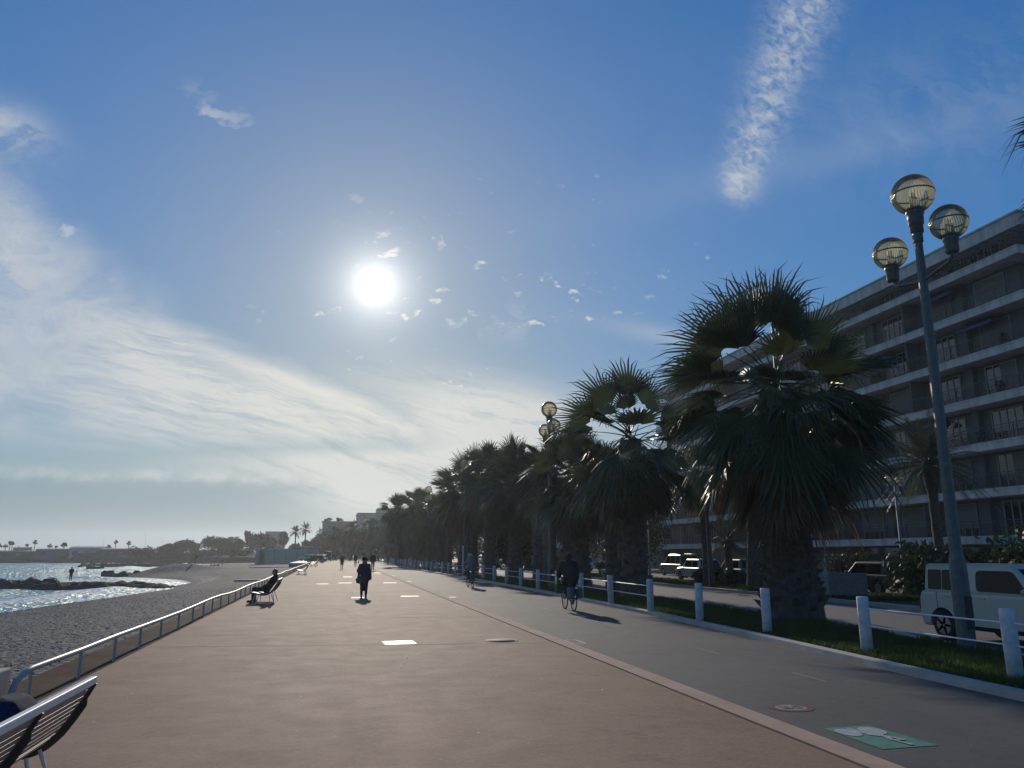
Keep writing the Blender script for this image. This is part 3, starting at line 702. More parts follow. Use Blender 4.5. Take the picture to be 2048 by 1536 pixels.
for i, (x, y, w_, h_) in enumerate(((-84, 380, 6, 3.2), (-76, 378, 7, 3.8), (-69, 377, 5, 3), (-58, 378, 5, 2.6), (-50, 366, 4, 2.4), (-43, 350, 5, 2.6), (-35, 322, 5, 2.4))):
    bush('shrub', ['broad dark shrub at the left foot of the headland pines', 'tallest dark shrub below the small umbrella pine', 'dark shrub right of the tallest headland shrub', 'low shrub beneath the middle umbrella pines', 'small shrub on the bank above the surf', 'shrub on the bank behind the beach group', 'shrub beside the far end of the beach'][i],
         (x, y, .8), lobes_round(w_ * 1.15, h_ * 1.5, h_ * .4, 6, i), 1100, .5, M_folpine, 50 + i, group='shrubs along the headland shore')
# thin palms on the far shore
def small_fan(seed, h, r0):
    r = random.Random(seed); g = MB(); vs = []; fs = []
    for i in range(26):
        az = i * 2.39996; el = R(r.uniform(-60, 85)); d = Vector((math.cos(az) * math.cos(el), math.sin(az) * math.cos(el), math.sin(el)))
        s = d.orthogonal().normalized(); L = r0 * r.uniform(.8, 1.15); o = Vector((0, 0, h)); k = len(vs)
        vs += [o, o + d * L * .7 + s * L * .34, o + d * L, o + d * L * .7 - s * L * .34]; fs.append((k, k + 1, k + 2, k + 3))
    g.add(vs, fs); t = MB(); t.tube([(0, 0, -.5), (0, 0, h * .5), (.05, 0, h)], [.24, .19, .17], 7)
    return t.mesh('thin_trunk', M_bark), g.mesh('thin_crown', M_folpine)
TF = [small_fan(1, 6.4, 1.25), small_fan(2, 4.4, 1.5), small_fan(3, 5.2, 1.0)]
thin = [(-166, 449, 1, 'leftmost far shore palm, cut by the left edge of the photograph'), (-163.4, 450, 1, 'short far shore palm left of the tall pair'), (-162.2, 452, 0, 'left one of the tall slim pair of far shore palms'), (-160.4, 450, 0, 'right one of the tall slim pair of far shore palms'),
        (-157.6, 451, 1, 'low far shore palm just right of the tall pair'), (-153.6, 450, 2, 'ragged far shore palm between the tall pair and the lone tall palm'), (-150., 450, 0, 'lone tallest far shore palm with a thin bare trunk'), (-142.9, 450, 1, 'far shore palm over the grey blue shed'),
        (-139.2, 448, 2, 'small far shore palm beside the palm over the grey blue shed'), (-127.5, 421, 1, 'far shore palm at the left end of the blue roofed hangar'), (-107., 419, 2, 'left palm of the group right of the hangar'), (-104.4, 421, 0, 'tallest palm right of the blue roofed hangar'), (-97.8, 418, 0, 'lone round headed palm left of the headland pines')]
for i, (x, y, k, lb) in enumerate(thin):
    t = thing('far_palm', lb, 'palm tree', (x, y, .9), i, 'slim palms on the far shore'); mesh_part('trunk', TF[k][0], t); mesh_part('crown', TF[k][1], t)
    t.scale = (1, 1, [1, 1, .95, .92, .8, .95, 1.02, 1, .8, 1.05, .85, .98, .9][i])
# dense trees and palms where the promenade ends
endt = [(-4.8, 292, 4., 9.4, 'M', 'leftmost broad tree of the dark wood ending the promenade'), (-1.0, 276, 4.2, 9., 'M', 'tree behind the white topped van at the end of the promenade'), (3.4, 262, 4., 10.2, 'M', 'tall tree in front of the pink block of flats'),
        (6.8, 250, 3.6, 9.6, 'Y', 'lighter green tree below the pink block of flats'), (9.4, 238, 3.8, 11, 'M', 'tall tree below the far terraced flats'), (12, 214, 4., 10, 'M', 'tree left of the far palm pair'), (15.6, 196, 4.5, 9.6, 'M', 'tree behind the far palm pair'),
        (16., 160, 4.4, 9., 'M', 'dark tree behind the far fence posts'), (17.5, 132, 4., 8.6, 'M', 'dark tree deep behind the palms'), (12.4, 101, 2.7, 9.0, 'Y', 'yellow green tree between the far palm pair and the high palm cluster'), (14.4, 62, 2.3, 10.2, 'P', 'dark bushy tree head left of the far globe lamp'),
        (33, 82, 3.6, 7.5, 'M', 'tree in front of the apartment block behind the parked cars'), (34, 104, 3.8, 8, 'M', 'tree beyond the parked cars'), (32.5, 126, 4, 8.5, 'M', 'tree far along the service road'), (-8.5, 305, 3.4, 7, 'M', 'low tree below the two feathery far palms'), (-14, 312, 3.4, 6, 'M', 'low tree above the white beach building'),
        (14.5, 182, 4, 8, 'M', 'dark tree closing the view under the palm crowns'), (19, 178, 4.4, 8, 'M', 'dark tree at the end of the road, left'), (24, 172, 4.6, 8, 'M', 'dark tree at the end of the road, right'), (29, 168, 4.6, 8, 'M', 'dark tree at the end of the service road'), (33, 150, 4.4, 8, 'M', 'dark tree beside the cream block of flats')]
for i, (x, y, w_, h_, k, lb) in enumerate(endt):
    m = {'M': M_fol, 'Y': M_folyel, 'P': M_folpine}[k]
    tree('broad_tree', lb, 'tree', (x, y, 0), h_ * .5, .28, lobes_round(w_, h_ * .8, h_ * .6, 7, 70 + i) + [(0, 0, h_ * .3, w_ * .8, w_ * .8, h_ * .3)], 2600 if y > 120 else 4200, .34 if y > 120 else .22, m, 70 + i, 'trees closing the end of the promenade' if y > 120 and x < 20 else 'trees behind the palms')
for i, (x, y, z, lb) in enumerate(((-13.6, 300, 9.6, 'left one of two feathery palms above the white beach building'), (-10.2, 303, 10.8, 'right, taller one of two feathery palms above the white beach building'))):
    feather_palm('feather_palm', lb, (x, y, 0), z, 3.4, 26, i, 'feathery palms above the beach building', 40 + i, 14, .16)
for i, (x, y, s, lb) in enumerate(((14, 176, 1.15, 'palm in the shade left of the far grey car'), (9.5, 205, 1.2, 'palm at the far end of the cycle path'), (5, 224, 1.15, 'palm between the dark trees at the promenade end'), (0.5, 240, 1.1, 'palm behind the white topped van'))):
    palm((PD, PC)[i % 2], lb, (x, y, 0), i, s, 'fan palms at the end of the promenade')

# ------------------------------------------------------------------ buildings
M_frame = mat('window_frame', (.30, .30, .29), .6, var=.05)
M_rail = mat('balcony_iron', (.035, .04, .05), .5, var=.1)
M_blind = mat('roller_blind', (.15, .145, .14), .8, var=.12, scale=2)
M_awning = mat('blue_awning', (.03, .06, .19), .8, var=.15)
M_roof = mat('flat_roof', (.16, .155, .15), .9, var=.1)
M_curtain = mat('pale_curtain', (.5, .49, .46), .9, var=.1)
def main_building():
    X0, Y0, Y1 = 41.8, 37.9, 96.; WX = X0 + 1.55
    t = thing('apartment_building', 'long dark apartment block with seven continuous balcony tiers and iron railings', 'building', (X0, Y0, 0))
    P = lambda m: m
    ox, oy = X0, Y0
    lv = [2.9 + 3.04 * i for i in range(7)]; top = 23.2
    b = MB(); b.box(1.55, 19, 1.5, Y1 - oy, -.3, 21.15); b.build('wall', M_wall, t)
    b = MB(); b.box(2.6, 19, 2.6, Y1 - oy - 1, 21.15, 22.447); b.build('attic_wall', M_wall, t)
    b = MB(); b.box(.1, 19.6, -.3, Y1 - oy + .3, 22.45, 23.3); b.box(0, 19.7, -.4, Y1 - oy + .4, 23.3, 23.42); b.build('roof', M_slab, t)
    L = Y1 - oy
    r = random.Random(5)
    for i, z in enumerate(lv):
        b = MB(); b.box(0, 19.2, 0, L, z - .52, z); b.box(-.04, 19.24, -.04, L, z - .06, z + .03); b.build('balcony_slab', M_slab, t)
        b = MB(); h = 1.0
        for zz, tk in ((z + h, .028), (z + h - .16, .015), (z + .12, .015)):
            b.box(.05, .05 + tk * 2, .05, L - .1, zz - tk, zz + tk); b.box(.05, 19, .05, .05 + tk * 2, zz - tk, zz + tk)
        n = int(L / .14)
        for k in range(n):
            y = .1 + k * .14; wv = .05 * math.sin(k * 1.05)
            b.box(.068, .086, y - .009, y + .009, z + .12, z + h - .16)
            if k % 4 == 0: b.box(.066, .088, y - .07 + wv, y + .05 + wv, z + .38 + .1 * (k % 8 == 0), z + .46 + .1 * (k % 8 == 0))
            if k % 15 == 0: b.box(.05, .11, y - .025, y + .025, z, z + h + .03)
        for k in range(int(9 / .16)):
            b.box(.1 + k * .16, .12 + k * .16, .068, .086, z + .12, z + h - .16)
        b.build('railing', M_rail, t)
    # partitions between flats, each a wall of its own
    pm = {}
    for k in range(1, 12):
        y = 1.6 + 4.75 * k - .12
        for i in range(6):
            kd = k % 2
            if kd not in pm:
                b = MB(); z1 = lv[1] - .53 - lv[0] - .04
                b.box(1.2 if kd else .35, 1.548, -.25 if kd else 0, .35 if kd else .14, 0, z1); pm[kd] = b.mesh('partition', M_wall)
            o = mesh_part('partition', pm[kd], t); o.location = (0, y, lv[i] + .04)
    # French windows: one per bay and floor, with frame, panes and some blinds
    bw = {}
    def wmesh(kind):
        if kind in bw: return bw[kind]
        wd, hg = 2.4, 2.2; f = MB()
        f.box(-.05, .03, -wd / 2 - .07, -wd / 2, 0, hg + .07); f.box(-.05, .03, wd / 2, wd / 2 + .07, 0, hg + .07); f.box(-.05, .03, -wd / 2, wd / 2, hg, hg + .07)
        for k in (-1, 0, 1): f.box(-.045, .025, k * wd / 4 - .035, k * wd / 4 + .035, 0, hg)
        p = MB(); p.box(.0, .02, -wd / 2, wd / 2, .02, hg - .01)
        q = MB()
        if kind == 1: q.box(-.06, -.052, -wd / 2, wd / 2, hg * .25, hg)
        if kind == 2: q.box(-.06, -.052, -wd / 2, 0, 0.02, hg)
        if kind == 3: q.box(-.062, -.052, -wd / 2, wd / 2, 0.02, hg)
        bw[kind] = (f.mesh('window_frame', M_frame), p.mesh('window_pane', M_glass), q.mesh('window_blind', M_blind) if kind else None); return bw[kind]
    for i in range(7):
        for k in range(12):
            kind = r.choice((0, 0, 1, 2, 0, 3, 1)); a = wmesh(kind)
            f = mesh_part('window', a[0], t); f.location = (1.5, 1.6 + 4.75 * k + 2.3, (lv[i] if i else 2.9) + .05)
            mesh_part('pane', a[1], f)
            if a[2]: mesh_part('blind', a[2], f)
    for (y, i, l) in ((6, 5, 3.2), (13, 4, 3.4), (3, 4, 3.), (9, 2, 3), (19, 5, 3.2), (24, 3, 3), (33, 5, 3.4), (15, 6, 3.6), (28, 6, 3.4)):
        z = lv[i] + 2.45; b = MB(); b.add([(1.5, y, z), (1.5, y + l, z), (.35, y + l, z - .42), (.35, y, z - .42), (.35, y + l, z - .6), (.35, y, z - .6)], [(0, 1, 2, 3), (3, 2, 4, 5)]); b.tube([(.35, y, z - .42), (.35, y + l, z - .42)], .03, 6); b.build('awning', M_awning, t)
    b = MB()
    for k in range(7): b.box(2.56, 2.6, 4 + k * 7.5, 8.5 + k * 7.5, 21.3, 22.4)
    b.build('attic_window', M_glass, t)
    b = MB(); h = .95; z = 21.14
    for k in range(int(L / .17)): b.box(.35, .37, .35 + k * .17, .37 + k * .17, z + .08, z + h)
    b.box(.34, .38, .3, L, z + h, z + h + .05)
    # entrance canopy and ground floor
    c = MB(); c.box(-4.2, 1.5, 2.0, 11.5, 2.35, 2.75); c.build('entrance_canopy', M_slab, t)
    [MB().box(1.5, 1.548, a_, b_, .4, 2.25).build('ground_floor_glazing', M_glass, t) for a_, b_ in ((3, 10), (14, 22), (27, 35))]
    for (x_, y_, w_, d_, h_) in ((4, 6, 2, 3, 1.6), (7, 17, 1.2, 1.2, 1.1), (4.5, 26, 2.4, 4, 2.0), (6, 39, 1.4, 1.4, 1.5), (4, 50, 2, 3, 1.7)): MB().box(x_, x_ + w_, y_, y_ + d_, 23.42, 23.42 + h_).build('roof_vent', M_wall, t)
    # pots and plants on balconies
    for k in range(16):
        i = r.randrange(1, 7); y = r.uniform(.6, 40); vs, fs = leaf_crown([(0, 0, .3, .3, .34, .36)], 90, .12, 200 + k); q = MB(); q.add(vs, fs); q.box(-.16, .16, -.16, .16, -.3, .02)
        o = q.build('balcony_plant', M_fol, t); o.location = (.55, y, lv[i] + .32)
    return t
main_building()

def block(name, label, loc, w, d, h, floors, m=M_wall, rz=0., bays=5, terr=True, roofm=None, penthouse=True, seed=1):
    """a plain block of flats: walls, roof edge, balcony slabs and window bands, front towards -x"""
    t = thing(name, label, 'building', loc, rz); r = random.Random(seed); fh = h / floors
    b = MB(); b.box(0, w, 0, d, -.4, h); b.build('wall', m, t)
    b = MB(); b.box(-.35, w + .3, -.3, d + .3, h, h + .35); b.build('roof', roofm or M_roof, t)
    if penthouse: b = MB(); b.box(w * .3, w * .8, d * .2, d * .6, h + .35, h + 2.6); b.build('roof_house', m, t)
    for i in range(floors):
        z = i * fh
        if terr and i: b = MB(); b.box(-1.25, -.003, .4, d - .4, z - .16, z + .05); b.box(-1.25, -1.2, .4, d - .4, z + .05, z + .95); b.build('balcony', M_slab, t)
        for k in range(bays):
            y = d * (k + .5) / bays; f = MB(); wd = d / bays * .28
            for (p, q) in ((-wd - .08, -wd), (wd, wd + .08)): f.box(-.06, .0, y + p, y + q, z + .7, z + fh - .5)
            f.box(-.06, 0, y - wd, y + wd, z + fh - .5, z + fh - .42); f.box(-.05, 0, y - .04, y + .04, z + .7, z + fh - .5)
            o = f.build('window', M_frame, t); p = MB(); p.box(-.03, -.01, y - wd, y + wd, z + .7, z + fh - .5); p.build('pane', M_glass, o)
        nb = max(2, int(w / 4.5))
        for k in range(nb):
            x = w * (k + .5) / nb; f = MB(); f.box(x - .75, x - .68, -.05, 0, z + .9, z + fh - .6); f.box(x + .68, x + .75, -.05, 0, z + .9, z + fh - .6); f.box(x - .68, x + .68, -.05, 0, z + fh - .67, z + fh - .6)
            o = f.build('window', M_frame, t); p = MB(); p.box(x - .68, x + .68, -.03, -.01, z + .9, z + fh - .67); p.build('pane', M_glass, o)
    return t
M_pale = mat('pale_render', (.47, .40, .33), .85, var=.08, scale=.4)
M_pink = mat('pink_render', (.36, .22, .19), .85, var=.08, scale=.4)
M_cream = mat('cream_render', (.44, .38, .30), .85, var=.08, scale=.4)
block('apartment_building', 'pale block of flats glimpsed between the palm trunks', (42, 100, 0), 16, 46, 14.5, 5, M_pale, bays=9, seed=2)
block('apartment_building', 'cream block of flats mostly hidden behind the palm row', (38, 152, 0), 18, 44, 15.5, 5, M_cream, bays=8, seed=3)
block('apartment_building', 'far terraced block of flats above the trees at the promenade end', (9.4, 322, 0), 26, 26, 17.6, 6, M_pale, bays=5, seed=4)
block('apartment_building', 'pink block of flats with plants on its roof, far down the promenade', (-4.6, 334, 0), 12.5, 20, 14.6, 5, M_pink, bays=4, seed=5, penthouse=False)
for i, (x, y, z, w_, lb) in enumerate(((-2.5, 338, 15.2, 2.2, 'left roof garden bush on the pink block of flats'), (2.2, 338, 15.4, 1.8, 'right roof garden bush on the pink block of flats'))):
    bush('roof_garden_shrub', lb, (x, y, z), lobes_round(w_, 1.6, .4, 5, i), 320, .35, M_folpine, 90 + i, group='bushes on the pink roof')
block('tower_block', 'pale grey block behind the widest headland pine', (-33.5, 415, 0), 9, 14, 12.4, 4, M_pale, bays=3, seed=6, penthouse=False)
block('low_house', 'low cream house between the feathery palms and the dark wood', (-12, 318, 0), 9, 8, 6., 2, M_cream, bays=2, seed=7, penthouse=False, terr=False)
# beach building: long white wall with a door opening
t = thing('beach_building', 'long low whitish beach building with one dark opening', 'building', (-21, 230, 0))
b = MB(); b.box(0, 1., 0, 6, -1.6, 2.9); b.box(2.6, 14, 0, 6, -1.6, 2.9); b.box(1., 2.6, .0, 6, 2.3, 2.9); b.box(1, 2.6, 3, 6, -1.6, 2.3); b.build('wall', M_pale, t)
b = MB(); b.box(-.3, 14.2, -.3, 6.3, 2.9, 3.12); b.build('roof', M_slab, t)
b = MB()
for k in (5.2, 8.2, 11.2): b.box(k, k + .06, -.02, -.002, -.5, 2.9)
b.build('wall_joint', M_rail, t)
t = thing('beach_building', 'second low beach building with a thin flat roof beside the promenade', 'building', (-8.6, 236, 0))
b = MB(); b.box(0, 4.5, 0, 6, -1.6, 3.0); b.build('wall', M_concrete, t); b = MB(); b.box(-.6, 5.4, -.6, 6, 3.6, 3.75); b.box(-.3, -.2, -.3, -.2, 3., 3.6); b.box(5, 5.1, -.3, -.2, 3., 3.6); b.box(-.3,-.2,5.2,5.3,3,3.6); b.box(5,5.1,5.2,5.3,3,3.6); b.build('roof', M_slab, t)
# harbour sheds across the bay
M_blueroof = mat('blue_roof', (.05, .09, .2), .6, var=.08)
M_shed = mat('grey_blue_shed', (.10, .13, .18), .8, var=.1, scale=.3)
M_brown = mat('brown_wall', (.10, .078, .072), .85, var=.15, scale=.3)
def shed(label, x0, x1, y, z0, h, m, rm, ridge=.6, d=14):
    t = thing('harbour_shed', label, 'building', (x0, y, z0)); w_ = x1 - x0
    b = MB(); b.box(0, w_, 0, d, -2, h); b.build('wall', m, t)
    b = MB(); b.add([(-.3, -.4, h), (w_ + .3, -.4, h), (w_ + .3, d / 2, h + ridge), (-.3, d / 2, h + ridge), (w_ + .3, d + .4, h), (-.3, d + .4, h)], [(0, 1, 2, 3), (3, 2, 4, 5), (0, 3, 5), (1, 4, 2), (0, 5, 4, 1)]); b.build('roof', rm, t)
    n = max(2, int(w_ / 5))
    for k in range(n):
        x = w_ * (k + .5) / n; b = MB(); b.box(x - 1.1, x + 1.1, -.06, -.003, 0, h * .62); b.build('door', M_blind if k % 2 else M_rail, t)
shed('long hangar with a blue roof across the bay', -122.3, -107, 412, .9, 3.6, M_pale, M_blueroof, .7)
shed('dark grey blue shed left of the blue roofed hangar', -138, -124.6, 416, .9, 2.9, M_shed, M_shed, .4)
shed('low brownish harbour house under the slim far palms', -168, -139.5, 424, .6, 2.2, M_brown, M_brown, .5)
shed('low grey harbour house between the hangar and the pines', -106, -88, 402, .8, 3.0, M_brown, M_shed, .5)
shed('small pale harbour house near the lone tall far palm', -153.4, -147, 432, .6, 4.0, M_pale, M_pale, .4, 6)
# masts of boats lying behind the harbour houses
for i, (x, h, lb) in enumerate(((-112.5, 9.5, 'thin bare mast above the right end of the hangar'), (-93, 11.2, 'tallest thin mast left of the headland pines'), (-85, 9.2, 'thin mast above the small umbrella pine'), (-79, 9, 'thin mast above the second umbrella pine'), (-73, 8.6, 'rightmost thin mast, above the headland pines'))):
    t = thing('sailboat_mast', lb, 'mast', (x, 430, 1), 0, 'masts behind the harbour'); b = MB(); b.tube([(0, 0, -1), (0, 0, h)], [.09, .05], 6); b.build('pole', M_steel, t); b = MB(); b.box(-.7, .7, -.03, .03, h * .66, h * .66 + .06); b.build('spreader', M_steel, t)
# flat low wall of the far shore
b = MB()
for k in range(70):
    x = -420 + k * 5.; y = 441 + (x + 260) * -.02 if x < -160 else 433 - (x + 160) * .55
    b.box(x, x + 5.0, y, y + .6, .0, 1.9 + .1 * (k % 3))
tag(b.build('harbour_wall', M_brown), 'long brown wall along the far harbour shore', 'wall')
# ------------------------------------------------------------------ promenade furniture
# post fence along the cycle path
FP = [(9.0, 2.9), (9.2, 6.3), (9.37, 9.5), (9.35, 12.6), (9.47, 16.1), (9.45, 19.35), (9.45, 22.6), (9.6, 26.5), (9.7, 30.2), (9.82, 34.0), (9.85, 37.5), (9.98, 41.6), (10.0, 45.3), (10.06, 49.2), (10.1, 53.2), (10.05, 57.2)]
while FP[-1][1] < 150: FP.append((max(9.6, FP[-1][0] - .02), FP[-1][1] + 3.9))
t = thing('post_fence', 'long row of white round posts joined by two thin rails beside the cycle path', 'fence', (0, 0, 0))
pb = MB(); pb.lathe([(.001, -.2), (.105, -.2), (.103, .5), (.100, .985), (.092, 1.0), (.001, 1.002)], n=18); post_me = pb.mesh('fence_post', M_postwhite)
for i, (x, y) in enumerate(FP):
    o = mesh_part('post', post_me, t); o.location = (x, y, .04); o.rotation_euler = (R(rnd.uniform(-.8, .8)), R(rnd.uniform(-.9, .9)), rnd.uniform(0, 6))
for i, (p, q) in enumerate(zip(FP, FP[1:])):
    if i in (3, 4, 5): continue          # rails left out of these bays to match the image
    for z in (.80, .50):
        n = 6; sag = rnd.uniform(.0, .03)
        b = MB(); b.tube([(p[0] + (q[0] - p[0]) * k / n, p[1] + (q[1] - p[1]) * k / n, z + .04 - sag * math.sin(math.pi * k / n)) for k in range(n + 1)], .014, 6, cap=False); b.build('rail', M_white, t)

# globe lamps
def globe_mat():
    m, nt, bs = nt_new('prismatic_globe'); N, L = nt.nodes, nt.links
    tr = N.new('ShaderNodeBsdfTransparent'); tr.inputs[0].default_value = (.80, .78, .66, 1)
    tl = N.new('ShaderNodeBsdfTranslucent'); tl.inputs[0].default_value = (.85, .78, .55, 1)
    gl = N.new('ShaderNodeBsdfGlossy'); gl.inputs[0].default_value = (.75, .72, .6, 1); gl.inputs['Roughness'].default_value = .16
    tc = N.new('ShaderNodeTexCoord'); sp = N.new('ShaderNodeSeparateXYZ'); L.new(tc.outputs['Object'], sp.inputs[0])
    at = N.new('ShaderNodeMath'); at.operation = 'ARCTAN2'; L.new(sp.outputs[0], at.inputs[0]); L.new(sp.outputs[1], at.inputs[1])
    mu = N.new('ShaderNodeMath'); mu.operation = 'MULTIPLY'; L.new(at.outputs[0], mu.inputs[0]); mu.inputs[1].default_value = 44
    si = N.new('ShaderNodeMath'); si.operation = 'SINE'; L.new(mu.outputs[0], si.inputs[0])
    bp = N.new('ShaderNodeBump'); bp.inputs['Strength'].default_value = .9; bp.inputs['Distance'].default_value = .01; L.new(si.outputs[0], bp.inputs['Height'])
    L.new(bp.outputs[0], gl.inputs['Normal']); L.new(bp.outputs[0], tl.inputs['Normal'])
    m1 = N.new('ShaderNodeMixShader'); m1.inputs[0].default_value = .42; L.new(tr.outputs[0], m1.inputs[1]); L.new(tl.outputs[0], m1.inputs[2])
    fr = N.new('ShaderNodeFresnel'); fr.inputs[0].default_value = 1.35
    ad = N.new('ShaderNodeMath'); ad.operation = 'ADD'; ad.use_clamp = True; L.new(fr.outputs[0], ad.inputs[0]); ad.inputs[1].default_value = .05
    m2 = N.new('ShaderNodeMixShader'); L.new(ad.outputs[0], m2.inputs[0]); L.new(m1.outputs[0], m2.inputs[1]); L.new(gl.outputs[0], m2.inputs[2])
    L.new(m2.outputs[0], N['Material Output'].inputs[0]); return m
M_globe = globe_mat()
def add_globe(parent, loc, r):
    x, y, z = loc
    u = MB(); u.ball((0, 0, 0), r, 36, 10, 0.02, 1.); g = u.build('upper_globe', M_globe, parent); g.location = loc
    l = MB(); l.ball((0, 0, 0), r, 36, 10, -.93, -.02); g = l.build('lower_globe', M_globe, parent); g.location = loc
    s = MB(); s.lathe([(r * .985, -.016), (r * 1.012, -.014), (r * 1.012, .014), (r * .985, .016)], n=36); g = s.build('globe_seam', M_lampgreen, parent); g.location = loc
    k = MB(); k.lathe([(.001, .12), (.07, .12), (.09, -.02), (.11, -.2), (.001, -.2)], n=14); k.tube([(0, 0, -.05), (0, 0, .22)], .05, 10); g = k.build('lamp_bulb', M_white, parent); g.location = (x, y, z - r * .45)
    c = MB(); c.lathe([(.001, .14), (r * .42, .14), (r * .42, .02), (r * .36, .0), (r * .36, -.2), (r * .3, -.24), (.001, -.24)], n=20); g = c.build('globe_cup', M_lampgreen, parent); g.location = (x, y, z - r * .93 - .08)
def globe_lamp(label, loc, top=9.25, arm=8.24, span=.85, rz=0., group='three globe promenade lamps'):
    t = thing('street_lamp', label, 'street lamp', loc, rz, group)
    b = MB(); b.lathe([(.001, -.2), (.19, -.2), (.185, .02), (.165, .06), (.160, 1.45), (.145, 1.62), (.115, 1.75), (.105, 4.5), (.085, 7.7), (.08, arm - .1)], n=12, smooth=False)
    b.lathe([(.08, arm - .1), (.105, arm - .08), (.105, arm + .12), (.085, arm + .14), (.075, top - .8), (.001, top - .8)], n=12, smooth=False); b.build('pole', M_lampgreen, t)
    b = MB(); b.box(-.075, .075, -.168, -.158, .35, .95); b.build('service_door', M_darkmetal, t)
    b = MB(); b.lathe([(.09, top - .9), (.13, top - .88), (.13, top - .62), (.16, top - .6), (.16, top - .44), (.001, top - .44)], n=16); b.build('top_collar', M_lampgreen, t)
    for s in (-1, 1):
        b = MB(); za = arm - .36 - .32; b.tube([(0, s * .06, za - .25), (0, s * .4, za - .18), (0, s * (span - .12), za - .12), (0, s * span, za + .0), (0, s * span, za + .2)], .04, 8); b.build('arm', M_lampgreen, t)
        add_globe(t, (0, s * span, arm), .36)
    add_globe(t, (0, 0, top), .43)
    b = MB(); b.box(-.2, .2, -.2, .2, -.1, .03); b.build('base_plate', M_concrete, t)
    return t
L1 = globe_lamp('tall grey lamp post with three ribbed glass globes, nearest the camera by the white car', (11.75, 12.93, .06))
for y, lb in ((38.9, 'second three globe lamp, its globes just above the dark palm crowns'), (66., 'third three globe lamp among the palm trunks'), (93, 'fourth three globe lamp far down the palm row')):
    inst(L1, (10.9, y, .06), 0, lb)
def twin_lamp(label, loc, h=5.0):
    t = thing('twin_globe_lamp', label, 'street lamp', loc, .3, 'twin globe lamps behind the road')
    b = MB(); b.lathe([(.001, -.2), (.1, -.2), (.09, .8), (.06, .9), (.045, h - .3), (.001, h - .3)], n=10); b.build('pole', M_polegrey, t)
    for s in (-1, 1):
        b = MB(); b.tube([(0, 0, h - .75), (s * .2, 0, h - .72), (s * .36, 0, h - .62), (s * .37, 0, h - .42)], .025, 6); b.build('arm', M_polegrey, t); add_globe(t, (s * .37, 0, h), .2)
    return t
twin_lamp('slender pale lamp with two small globes in front of the balconies', (24.45, 30, 0), 5.05)
twin_lamp('second pale twin globe lamp farther along the service road', (24.3, 58, 0), 5.05)

# low seaside rail on the ledge, a steel tube with many short posts
t = thing('seaside_rail', 'long low steel handrail on short posts along the beach edge', 'railing', (0, 0, 0))
RX = -3.72; pts = []; ry = [11.6 + i * 2.0 for i in range(66)]
for i, y in enumerate(ry): pts.append((RX + .02 * math.sin(i * 1.3) + .015 * math.sin(i * .45), y, .335 + .018 * math.sin(i * .9 + 1) + (.02 if 14 < y < 30 else 0)))
b = MB(); b.tube([(RX - .1, 11.1, -.3), (RX - .08, 11.16, .0), (RX - .05, 11.28, .24), (RX - .02, 11.42, .32)] + pts, .04, 10); b.build('handrail', M_steel, t)
pb = MB(); pb.tube([(0, 0, -.6), (0, 0, -.03)], .026, 8, cap=False); pb.lathe([(.001, -.62), (.07, -.62), (.07, -.6), (.001, -.595)], n=10); pm = pb.mesh('rail_post', M_steel)
for i, p in enumerate(pts):
    o = mesh_part('post', pm, t); o.location = (p[0], p[1], p[2])

# slatted benches, long curved sheets of strips that look out to sea (front towards -x)
BPROF = [(-.46, .39), (-.42, .415), (-.30, .40), (-.16, .365), (-.02, .345), (.10, .36), (.20, .41), (.28, .49), (.35, .59), (.41, .69), (.46, .78), (.485, .83)]
def bench_pt(s):
    ds = [0]
    for a, c in zip(BPROF, BPROF[1:]): ds.append(ds[-1] + math.dist(a, c))
    s *= ds[-1]
    for i in range(len(ds) - 1):
        if s <= ds[i + 1] + 1e-9:
            f = (s - ds[i]) / (ds[i + 1] - ds[i]); a, c = BPROF[i], BPROF[i + 1]
            return (a[0] + (c[0] - a[0]) * f, a[1] + (c[1] - a[1]) * f), math.atan2(c[1] - a[1], c[0] - a[0])
    return BPROF[-1], 1.1
M_bench = mat('bench_metal', (.34, .30, .26), .5, metal=.0, var=.12, scale=10)
M_benchrib = mat('bench_rib', (.075, .055, .05), .6, var=.15)
